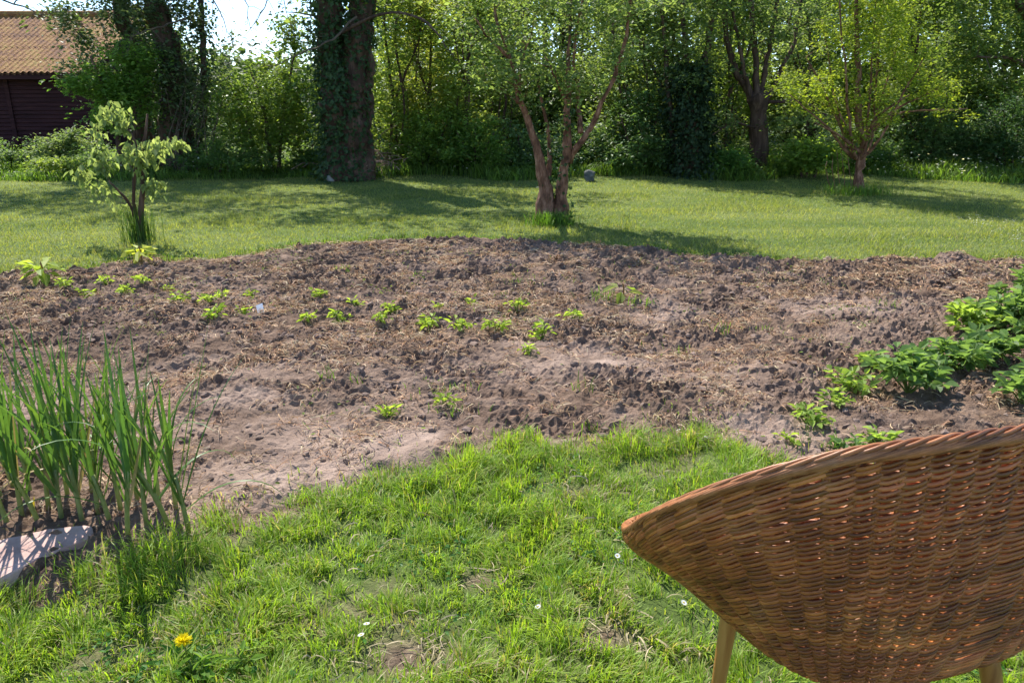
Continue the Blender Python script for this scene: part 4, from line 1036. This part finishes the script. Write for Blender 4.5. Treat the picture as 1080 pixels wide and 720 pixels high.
# ------------------------------------------------------------------ potatoes, seedlings, weeds
def dome(name, label, cat, px, py, R, H, nl, leaf, col, seed, group=None, asp=.62, stems=8, hump=.75):
    r = rng(seed); P = G(px, py, .02); z = gz(P[0], P[1]); root = empty(name, (P[0], P[1], z), r.uniform(0, 6)); tag(root, label, cat, group)
    s = MB(); tips = []
    for i in range(stems):
        a = i * 6.28 / stems + r.normal(0, .3); rr_ = R * r.uniform(.25, .9); h = H * (1 - .55 * (rr_ / R) ** 2) * r.uniform(.75, 1.05); e = np.array([math.cos(a) * rr_, math.sin(a) * rr_, h])
        L = bez(np.array([0, 0, -.01]), e, np.array([0, 0, h * .25]), 6); tube(s, L, np.linspace(.0045, .002, 6) * min(1, R / .1 + .3), 5, c=(.16, .22, .06)); tips.append(L)
    s.build('stems', M_LEAF, root)
    T = np.array(tips); idx = r.integers(0, len(T), nl); t = r.uniform(.3, 1.0, nl) ** .7 * 5; qi = np.minimum(t.astype(int), 4); fr = (t - qi)[:, None]
    B = T[idx, qi] * (1 - fr) + T[idx, qi + 1] * fr
    az = r.uniform(0, 6.28, nl); D = np.stack([np.cos(az), np.sin(az), r.normal(.15, .4, nl)], -1)
    B = B + D * leaf * r.uniform(0, .8, (nl, 1)) * np.array([1, 1, .5]); B[:, 2] = np.maximum(B[:, 2], .008)
    N = np.stack([r.normal(0, .45, nl), r.normal(0, .45, nl), np.ones(nl)], -1)
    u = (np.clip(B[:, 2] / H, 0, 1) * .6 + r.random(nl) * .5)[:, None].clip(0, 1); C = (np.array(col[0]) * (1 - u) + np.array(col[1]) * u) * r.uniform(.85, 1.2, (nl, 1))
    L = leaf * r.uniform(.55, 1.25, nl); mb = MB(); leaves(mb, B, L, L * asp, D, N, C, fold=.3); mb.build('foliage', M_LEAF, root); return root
PC = ((.06, .115, .035), (.125, .20, .06)); PB = ((.115, .18, .035), (.20, .28, .06))
POT = [(852, 446, .075, .07, 45, .038, PB, 'small bright potato plant at the near end of the left potato row'), (880, 428, .06, .06, 30, .036, PB, 'tiny bright potato plant second from the near end of its row'),
       (897, 410, .09, .1, 50, .045, PB, 'small upright potato plant left of the big near clump'), (920, 389, .08, .07, 40, .045, PB, 'small low potato plant behind the big near clump'),
       (958, 415, .17, .17, 190, .056, PC, 'rounded potato clump standing alone with dark soil below it'), (1006, 392, .17, .16, 190, .056, PC, 'potato clump joined to the right of the rounded one'),
       (1045, 382, .17, .18, 190, .058, PC, 'potato clump with pale drooping leaves in the middle of the row'), (1020, 355, .14, .15, 140, .056, PB, 'yellowish potato clump behind the middle of the row'),
       (1062, 350, .2, .24, 240, .06, PC, 'tall potato clump near the right edge'), (1085, 332, .2, .26, 240, .06, PC, 'tall potato clump at the right edge behind the others'), (1105, 372, .2, .2, 200, .06, PC, 'potato clump just beyond the right edge'),
       (1110, 308, .22, .28, 240, .06, PC, 'furthest potato clump at the right edge'), (1078, 432, .11, .14, 80, .058, PC, 'small potato plant directly above the chair rim at the right'), (1125, 420, .16, .16, 130, .058, PC, 'potato plant outside the right edge above the chair'),
       (925, 468, .05, .05, 22, .04, PB, 'pale potato plant peeking over the chair rim'), (895, 474, .055, .05, 26, .04, PC, 'low potato plant just behind the chair rim')]
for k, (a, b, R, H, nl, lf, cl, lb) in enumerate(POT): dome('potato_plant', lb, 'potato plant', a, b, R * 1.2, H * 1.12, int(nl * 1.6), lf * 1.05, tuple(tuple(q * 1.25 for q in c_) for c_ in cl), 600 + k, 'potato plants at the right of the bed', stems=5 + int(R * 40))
SEED = [(70, 308, .05, 'lowest leafed bright seedling under the big-leaved plant at far left'), (92, 311, .05, 'bright seedling second from the left edge of the bed'), (112, 304, .05, 'bright seedling just below left of the small tree'),
        (134, 314, .05, 'bright seedling at the front below the small tree'), (150, 301, .05, 'bright seedling directly below the grassy tree foot'), (176, 303, .04, 'faint seedling right of the small tree'), (189, 322, .055, 'bushy bright seedling below right of the small tree'),
        (221, 324, .055, 'bushy bright seedling left of the white plant label'), (234, 317, .035, 'small seedling touching the bushy one left of the label'), (228, 340, .07, 'flat spreading seedling nearest in front of the white label'),
        (256, 333, .04, 'seedling immediately left of the white plant label'), (266, 314, .03, 'faint seedling above the white plant label'), (324, 339, .04, 'small seedling alone right of the white plant label'), (338, 318, .045, 'darker seedling upper right of the white label'),
        (357, 338, .06, 'bright bushy seedling first in the middle row'), (374, 326, .035, 'yellowish seedling behind the first middle-row plant'), (402, 343, .055, 'bright seedling second in the middle row'), (412, 329, .05, 'upright seedling behind the second middle-row plant'),
        (452, 346, .075, 'largest bright seedling in the middle row'), (463, 327, .03, 'tiny seedling behind the largest of the middle row'), (486, 351, .07, 'round bright seedling just right of the largest one'), (524, 354, .065, 'round dark-based seedling in the middle row'),
        (546, 333, .065, 'spreading seedling behind the gap of the two right row plants'), (571, 358, .075, 'last near seedling in the middle row beside a white speck'), (603, 339, .06, 'bright upright seedling at the right end of the row'), (500, 325, .03, 'thin seedling behind the round bright ones'),
        (557, 376, .03, 'faint seedling in front of the row at right'), (410, 439, .035, 'tiny weed seedling on the pale soil near the lawn'), (470, 430, .035, 'tiny seedling by a straw clump near the lawn'), (831, 466, .025, 'single sprout at the near right corner of the bed')]
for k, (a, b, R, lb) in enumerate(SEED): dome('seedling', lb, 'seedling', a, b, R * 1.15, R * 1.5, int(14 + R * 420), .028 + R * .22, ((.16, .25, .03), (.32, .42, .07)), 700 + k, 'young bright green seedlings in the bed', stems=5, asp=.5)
def bigleaf(px, py, H, n, leaf, seed, label, col):
    r = rng(seed); P = G(px, py, .02); root = empty('big_leaved_plant', (P[0], P[1], gz(P[0], P[1]))); tag(root, label, 'plant')
    s = MB(); tube(s, catmull([(0, 0, -.02), (.01, 0, H * .5), (0, 0, H)], 6), np.linspace(.007, .005, 6), 6, c=(.2, .14, .07)); s.build('stem', M_LEAF, root)
    a = np.arange(n) * 2.4 + r.normal(0, .2, n); D = np.stack([np.cos(a), np.sin(a), r.normal(-.15, .3, n)], -1); B = np.stack([np.cos(a) * .02, np.sin(a) * .02, H * (.55 + .45 * np.arange(n) / n)], -1) + D * .02
    L = leaf * r.uniform(.7, 1.2, n); u = r.random((n, 1)); mb = MB(); leaves(mb, B, L, L * .55, D, np.stack([r.normal(0, .25, n), r.normal(0, .25, n), np.ones(n)], -1), np.array(col[0]) * (1 - u) + np.array(col[1]) * u, fold=.2)
    mb.build('foliage', M_LEAF, root)
bigleaf(47, 300, .17, 22, .12, 760, 'bright big-leaved plant on a dark stem at the far left of the bed', ((.18, .27, .04), (.32, .4, .08)))
bigleaf(149, 277, .14, 16, .12, 761, 'yellow-green big-leaved plant in front of the small tree', ((.26, .33, .04), (.4, .44, .08)))
bigleaf(656, 318, .12, 5, .11, 762, 'young plant with broad yellowish leaves amid grassy weeds', ((.14, .21, .04), (.27, .32, .07)))
def weed(px, py, s, n, seed, label, col=(.12, .2, .04), spread=.04):
    r = rng(seed); P = G(px, py, .02); Q = MB()
    blades(Q, np.stack([r.normal(0, spread, n), r.normal(0, spread * .7, n), np.zeros(n)], -1), r.uniform(0, 6.28, n), r.uniform(.4, 1, n) * s, r.uniform(.003, .006, n), r.uniform(.1, .9, n), np.array([col]) * r.uniform(.7, 1.4, (n, 1)), seed)
    o = Q.build('weed_tuft', M_GRASS); o.location = (P[0], P[1], gz(P[0], P[1])); tag(o, label, 'weed', 'grassy weeds sprouting in the bed')
for k, (a, b, s, n, lb, sp) in enumerate([(636, 318, .13, 46, 'grassy weeds left of the broad yellow leaves', .07), (676, 322, .11, 40, 'grassy weeds right of the broad yellow leaves', .06), (345, 405, .1, 16, 'thin upright weed on the open soil left of centre', .02), (378, 408, .08, 12, 'thin weed right beside the upright one on open soil', .02),
        (468, 412, .06, 40, 'straw-mixed weed patch in the middle of the near soil', .07), (474, 436, .06, 30, 'weed patch closest to the lawn at centre', .05), (410, 436, .06, 26, 'weed patch on the pale trodden soil', .05), (616, 420, .1, 10, 'sparse thin weed near the lawn right of centre', .03),
        (718, 366, .09, 30, 'weed tuft in the soil left of the trodden path', .05), (760, 352, .11, 12, 'thin weed by the path at right of centre', .025), (808, 345, .06, 24, 'low weed patch right of the thin path weed', .06), (935, 326, .07, 20, 'small weed tuft well left of the tall potatoes', .04),
        (620, 452, .07, 14, 'small weed just above the near lawn tip', .03), (556, 342, .05, 30, 'low weeds behind the middle seedling row', .06), (36, 315, .05, 60, 'pale creeping weeds at the far left of the bed', .16), (366, 288, .06, 24, 'faint weeds in the back soil left of centre', .06),
        (870, 470, .07, 40, 'grass weeds behind the chair near the small potatoes', .08), (735, 306, .05, 26, 'faint weeds right of the broad-leaved plant', .09), (440, 292, .05, 26, 'faint weeds in the back soil at centre', .07), (548, 300, .05, 30, 'faint green weeds on the back soil behind the row', .09)]):
    weed(a, b, s, n, 780 + k, lb, spread=sp)
# plant label
P = G(276, 334); mb = MB(); box(mb, (-.022, -.0015, -.02), (.022, .0015, .085)); o = mb.build('plant_label', rough_mat('white_plastic', [(.3, (.6, .62, .66)), (.7, (.75, .76, .8))], rough=.4, bump=0)); o.location = (P[0], P[1], gz(P[0], P[1])); o.rotation_euler = (-.75, -.35, .1); tag(o, 'small white plastic plant label leaning in the soil', 'plant label')

# ------------------------------------------------------------------ dandelion and daisies
def dandelion(px, py, z, label, seed=1, open_=True, name='dandelion'):
    r = rng(seed); P = G(px, py, z); root = empty(name, (P[0], P[1], gz(P[0], P[1]))); tag(root, label, 'flower')
    s = MB(); tube(s, [(0, 0, -.01), (.003, 0, z * .6), (0, 0, z)], .0022, 6, c=(.2, .26, .08)); s.build('stem', M_LEAF, root)
    n = 170; a = r.uniform(0, 6.28, n); e = r.uniform(.05, 1.3, n); D = np.stack([np.cos(a) * np.cos(e), np.sin(a) * np.cos(e), np.sin(e) * .8], -1)
    mb = MB(); leaves(mb, np.tile([0, 0, z], (n, 1)) + D * .002, .021 * r.uniform(.8, 1.05, n), .0035, D, np.stack([0 * a, 0 * a, np.ones(n)], -1) + r.normal(0, .2, (n, 3)), np.array([.9, .78, .02]) * r.uniform(.85, 1.1, (n, 1)), fold=.1)
    mb.build('flower_head', M_PETAL, root)
    n = 16; a = np.arange(n) * 6.28 / n * 2.1; D = np.stack([np.cos(a), np.sin(a), r.uniform(.15, .9, n)], -1); L = r.uniform(.06, .11, n); mb = MB()
    leaves(mb, D * .005, L, L * .2, D, np.stack([0 * a, 0 * a, np.ones(n)], -1), np.array([.07, .17, .03]) * r.uniform(.8, 1.3, (n, 1))); mb.build('foliage', M_LEAF, root)
dandelion(192, 668, .075, 'yellow dandelion in full flower in the near grass')
# weeds around it
dome('broad_leaved_weed', 'low broad-leaved weed right of the dandelion', 'weed', 258, 694, .06, .06, 34, .035, ((.09, .18, .03), (.16, .26, .05)), 801, stems=10, asp=.35)
dome('broad_leaved_weed', 'low broad-leaved weed just below the dandelion', 'weed', 205, 702, .06, .055, 34, .035, ((.08, .18, .03), (.15, .25, .05)), 802, stems=9, asp=.35)
def daisy():
    root = empty('daisy'); r = rng(810)
    s = MB(); tube(s, [(0, 0, -.01), (0, 0, .03), (0, 0, .055)], .0012, 5, c=(.15, .25, .06)); s.build('stem', M_LEAF, root)
    n = 18; a = np.arange(n) * 6.283 / n; D = np.stack([np.cos(a), np.sin(a), np.full(n, .25)], -1); mb = MB(); leaves(mb, np.tile([0, 0, .055], (n, 1)) + D * .003, .009, .003, D, np.tile([0, 0, 1.], (n, 1)), (.82, .82, .8), fold=.05); mb.build('petals', M_PETAL, root)
    c = MB(); c.add(IV * [.003, .003, .002] + [0, 0, .057], None, IF, (.7, .5, .03)); c.build('flower_centre', M_PETAL, root); return root
d0 = daisy(); spots = [(387, 652, 'daisy left of centre in the near grass, upper of two'), (384, 662, 'daisy left of centre in the near grass, lower of two'), (573, 628, 'daisy in the grass left of the chair'),
    (650, 577, 'daisy just under the left tip of the chair'), (716, 626, 'daisy left of the front chair leg'), (740, 459, 'daisy at the far tip of the near lawn, left one'), (747, 457, 'daisy at the far tip of the near lawn, right one'), (720, 452, 'daisy on the lawn edge against the soil')]
for i, (a, b, lb) in enumerate(spots):
    o = d0 if i == 0 else copy_tree(d0); P = G(a, b, .05); o.location = (P[0], P[1], gz(P[0], P[1])); o.rotation_euler = (-.25 - .03 * i, .1 * (i % 3 - 1), i); o.scale = (.8,) * 3; tag(o, lb, 'flower', 'white daisies in the near grass')

# ------------------------------------------------------------------ wicker chair
def wicker_mat():
    m, nt, out = mat('wicker')
    tc = nd(nt, 'ShaderNodeTexCoord'); a = nd(nt, 'ShaderNodeAttribute', attribute_name='tint')
    n1 = nd(nt, 'ShaderNodeTexNoise', Scale=9.0, Detail=5.0, Roughness=.7); n2 = nd(nt, 'ShaderNodeTexNoise', Scale=260.0, Detail=3.0)
    nt.links.new(tc.outputs['Object'], n1.inputs['Vector']); nt.links.new(tc.outputs['Object'], n2.inputs['Vector'])
    rp = ramp(nt, n1.outputs[0], [(.3, (.23, .07, .021)), (.5, (.43, .145, .042)), (.7, (.58, .25, .088))])
    mu = nd(nt, 'ShaderNodeVectorMath', operation='MULTIPLY'); nt.links.new(rp.outputs[0], mu.inputs[0]); nt.links.new(a.outputs['Color'], mu.inputs[1])
    b = nd(nt, 'ShaderNodeBump', Strength=.3, Distance=.001); nt.links.new(n2.outputs[0], b.inputs['Height'])
    p = nd(nt, 'ShaderNodeBsdfPrincipled', Roughness=.42); p.inputs['Specular IOR Level'].default_value = .5
    nt.links.new(mu.outputs[0], p.inputs['Base Color']); nt.links.new(b.outputs[0], p.inputs['Normal'])
    tr = nd(nt, 'ShaderNodeBsdfTranslucent'); nt.links.new(mu.outputs[0], tr.inputs[0]); mx = nd(nt, 'ShaderNodeMixShader'); mx.inputs[0].default_value = .26
    nt.links.new(p.outputs[0], mx.inputs[1]); nt.links.new(tr.outputs[0], mx.inputs[2]); nt.links.new(mx.outputs[0], out.inputs[0]); return m
M_WICK = wicker_mat()
M_WOOD = rough_mat('honey_wood', [(.3, (.24, .095, .025)), (.5, (.40, .185, .05)), (.7, (.52, .27, .085))], scale=30, stretch=(1, 1, .06), rough=.38, bump=.15, bump_scale=50, spec=.5)

CH_A = math.radians(18); CH = np.array([.64, 1.22])
RIM = np.array([(0, 0, -.27, .887), (28, .2, -.262, .888), (45, .285, -.215, .862), (64, .385, -.105, .778), (80, .425, .0, .685), (95, .422, .085, .605), (115, .365, .21, .53), (145, .22, .32, .475), (180, 0, .36, .46)])
def rim_pt(phi):
    """phi radians, 0 = back, positive to the chair's right"""
    d = np.degrees((phi + np.pi) % (2 * np.pi) - np.pi); s = np.sign(d); d = np.abs(d)
    K = np.concatenate([RIM[3:0:-1] * [-1, -1, 1, 1], RIM, (np.array([360, 0, 0, 0]) + RIM[-2:-5:-1] * [-1, -1, 1, 1])])
    out = []
    for c in (1, 2, 3):
        # smooth cubic interpolation
        xk, yk = K[:, 0], K[:, c]; m_ = np.gradient(yk, xk); j = np.clip(np.searchsorted(xk, d) - 1, 0, len(xk) - 2)
        h = xk[j + 1] - xk[j]; t = (d - xk[j]) / h
        out.append((2 * t**3 - 3 * t**2 + 1) * yk[j] + (t**3 - 2 * t**2 + t) * h * m_[j] + (-2 * t**3 + 3 * t**2) * yk[j + 1] + (t**3 - t**2) * h * m_[j + 1])
    out[0] = out[0] * np.where(s == 0, 1, s)
    return np.stack(out, -1)
def base_pt(phi, k=1.0):
    c, s = -np.cos(phi), np.sin(phi); e = .52
    return np.stack([.235 * k * np.sign(s) * np.abs(s) ** e, .225 * k * np.sign(c) * np.abs(c) ** e + .005, np.full(np.shape(phi), .418)], -1)
def shell(phi, t):
    phi, t = np.broadcast_arrays(np.asarray(phi, float), np.asarray(t, float))
    R = rim_pt(phi); B = base_pt(phi)
    q = np.clip(t / .10, 0, 1)
    inn = 1 - .13 * (1 - q) ** 2
    B2 = np.stack([B[..., 0] * inn, B[..., 1] * inn, B[..., 2]], -1)
    side = np.abs(np.sin(phi)) ** 2
    hz = t ** (1.0 - .10 * side) + 1.5 * side * t ** 4 * (1 - t)
    P = B2 + (R - B2) * hz[..., None]
    P[..., 2] = B[..., 2] + (R[..., 2] - B[..., 2]) * (t ** (1.05 - .04 * side)) 
    bul = .028 * np.sin(np.pi * t) * (1 - .7 * side)
    P[..., 0] += bul * np.sin(phi); P[..., 1] += -bul * np.cos(phi)
    return P
def frame(phi, t, e=1e-3):
    U = unit(shell(phi + e, t) - shell(phi - e, t)); V = unit(shell(phi, np.clip(t + e, 0, 1)) - shell(phi, np.clip(t - e, 0, 1)))
    N = unit(np.cross(U, V)); return U, V, N
def sweep(mb, C, A, B, ra, rb, k, c, closed=False):
    n = len(C); a = np.arange(k) * 2 * np.pi / k
    v = C[:, None] + np.cos(a)[None, :, None] * A[:, None] * ra + np.sin(a)[None, :, None] * B[:, None] * rb
    m = n if closed else n - 1
    i = np.arange(m)[:, None] * k; i2 = (np.arange(m)[:, None] + 1) % n * k; j = np.arange(k)[None]; j2 = (j + 1) % k
    mb.add(v.reshape(-1, 3), np.stack([i + j, i + j2, i2 + j2, i2 + j], -1).reshape(-1, 4), None, c)
def chair():
    root = empty('wicker_chair', (CH[0], CH[1], lawn_z(CH[0], CH[1]) - .0), CH_A); tag(root, 'brown woven wicker tub chair on honey wood legs seen from behind', 'chair')
    r = rng(900); NS = 66
    tt = lambda: r.uniform(.75, 1.25) * np.array([1, r.uniform(.9, 1.08), r.uniform(.85, 1.1)])
    st = MB()
    for i in range(NS):
        for off in (-.009, .009):
            ph = (i + .5) * 2 * np.pi / NS + off * 1.0 + r.normal(0, .002); t = np.linspace(-.0, 1.0, 40)
            P = shell(np.full(40, ph), t); U, V, N = frame(np.full(40, ph), t)
            sweep(st, P, U, N, .0026, .0022, 5, tt() * .9)
    st.build('stakes', M_WICK, root, smooth=True)
    wv = MB(); rows = 54; per = 6; n = NS * per
    ph = np.arange(n) * 2 * np.pi / n
    for k in range(rows):
        t0 = (k + .5) / rows * .985
        q = r.normal(0, 1, 59); q = np.concatenate([q, q[:1]]); jit = .10 * np.interp(ph, np.linspace(0, 2 * np.pi, 60), q)
        t = np.clip(t0 + jit / rows, 0.002, .998)
        P0 = shell(ph, t); U, V, N = frame(ph, t)
        for sub in (0, 1):                        # a twined pair: the canes swap sides between the stakes
            a = ph * NS / 2 + sub * np.pi + (k % 2) * np.pi + .2 * np.interp(ph, np.linspace(0, 2 * np.pi, 60), np.roll(q, 7))
            s = np.clip(np.cos(a) * 1.35, -1.1, 1.1)
            P = P0 + N * (s * .0034)[:, None] + V * (np.sin(a) * .0024)[:, None]
            f = r.uniform(.6, 1.3)
            col = np.repeat(np.interp(ph, np.linspace(0, 2 * np.pi, 30), f * r.uniform(.7, 1.25, 30)), 8)[:, None] * np.array([1, r.uniform(.92, 1.08), r.uniform(.8, 1.15)])
            sweep(wv, P, V, N, .0034 * r.uniform(.88, 1.12), .0025, 8, col, closed=True)
    wv.build('woven_shell', M_WICK, root, smooth=True)
    # braided rim
    rm = MB(); n = 560; ph = np.arange(n) * 2 * np.pi / n; P0 = shell(ph, np.full(n, 1.0)); U, V, N = frame(ph, np.full(n, .995))
    for k in range(4):
        a = ph * 21 + k * 2 * np.pi / 4
        C = P0 + N * (np.cos(a) * .0062)[:, None] + V * (np.sin(a) * .0036 + .003)[:, None]
        d = unit(np.roll(C, -1, 0) - np.roll(C, 1, 0)); A = unit(np.cross(d, N)); B = np.cross(A, d)
        sweep(rm, C, A, B, .0031, .003, 7, np.array([.95, 1.15, 1.6]) * r.uniform(.8, 1.2), closed=True)  # greyer tint paints the sunlit sheen into the rim colour
    for i in range(NS * 2):                       # stake ends tucked over the border
        p0 = i * np.pi / NS; t = np.linspace(0, 1, 9); p = p0 + t * .3
        Pq = shell(p, np.full(9, .985)); _, v_, n_ = frame(p, np.full(9, .985)); C = Pq + n_ * (.009 * np.sin(t * np.pi) ** .5)[:, None] + v_ * ((t - .45) * .016)[:, None]
        d = unit(np.gradient(C, axis=0)); A = unit(np.cross(d, n_)); B = np.cross(A, d); sweep(rm, C, A, B, .0028, .0026, 6, np.array([1.0, 1.15, 1.5]) * r.uniform(.65, 1.4))  # same painted sheen tint on the tucked ends
    rm.build('braided_rim', M_WICK, root, smooth=True)
    # woven seat bottom
    sb = MB(); n = 200; ph = np.arange(n) * 2 * np.pi / n
    for k in range(34):
        f = .05 + .81 * k / 33; P = base_pt(ph, f); P[:, 2] += .004 * np.cos(ph * 16 + np.pi * (k % 2)) - .002
        R_ = unit(P * [1, 1, 0]); sweep(sb, P, R_, np.tile([0, 0, 1.], (n, 1)), .0029, .002, 5, tt(), closed=True)
    for i in range(32):
        a = i * 2 * np.pi / 32; e = base_pt(np.array([a]), .86)[0]; tube(sb, [e * [.05, .05, 1], e], .0022, 5, c=tt())
    sb.build('seat_bottom', M_WICK, root, smooth=True)
    fr = MB(); ph = np.arange(60) * 2 * np.pi / 60; P = base_pt(ph, .72); P[:, 2] -= .018; sweep(fr, P, unit(P * [1, 1, 0]), np.tile([0, 0, 1.], (60, 1)), .009, .009, 8, (1, 1, 1), closed=True); fr.build('seat_hoop', M_WOOD, root, smooth=True)
    for top, foot in (((-.15, .15), (-.165, .165)), ((.15, -.16), (.235, -.245)), ((-.15, -.15), (-.235, -.235)), ((.15, .15), (.215, .235))):
        lg = MB(); a = np.array([top[0], top[1], .415]); b = np.array([foot[0], foot[1], -.015]); t = np.linspace(0, 1, 12)[:, None]
        tube(lg, a * (1 - t) + b * t, np.interp(t[:, 0], [0, .25, 1], [.0175, .0185, .0105]), 14); lg.build('leg', M_WOOD, root, smooth=True)
chair()
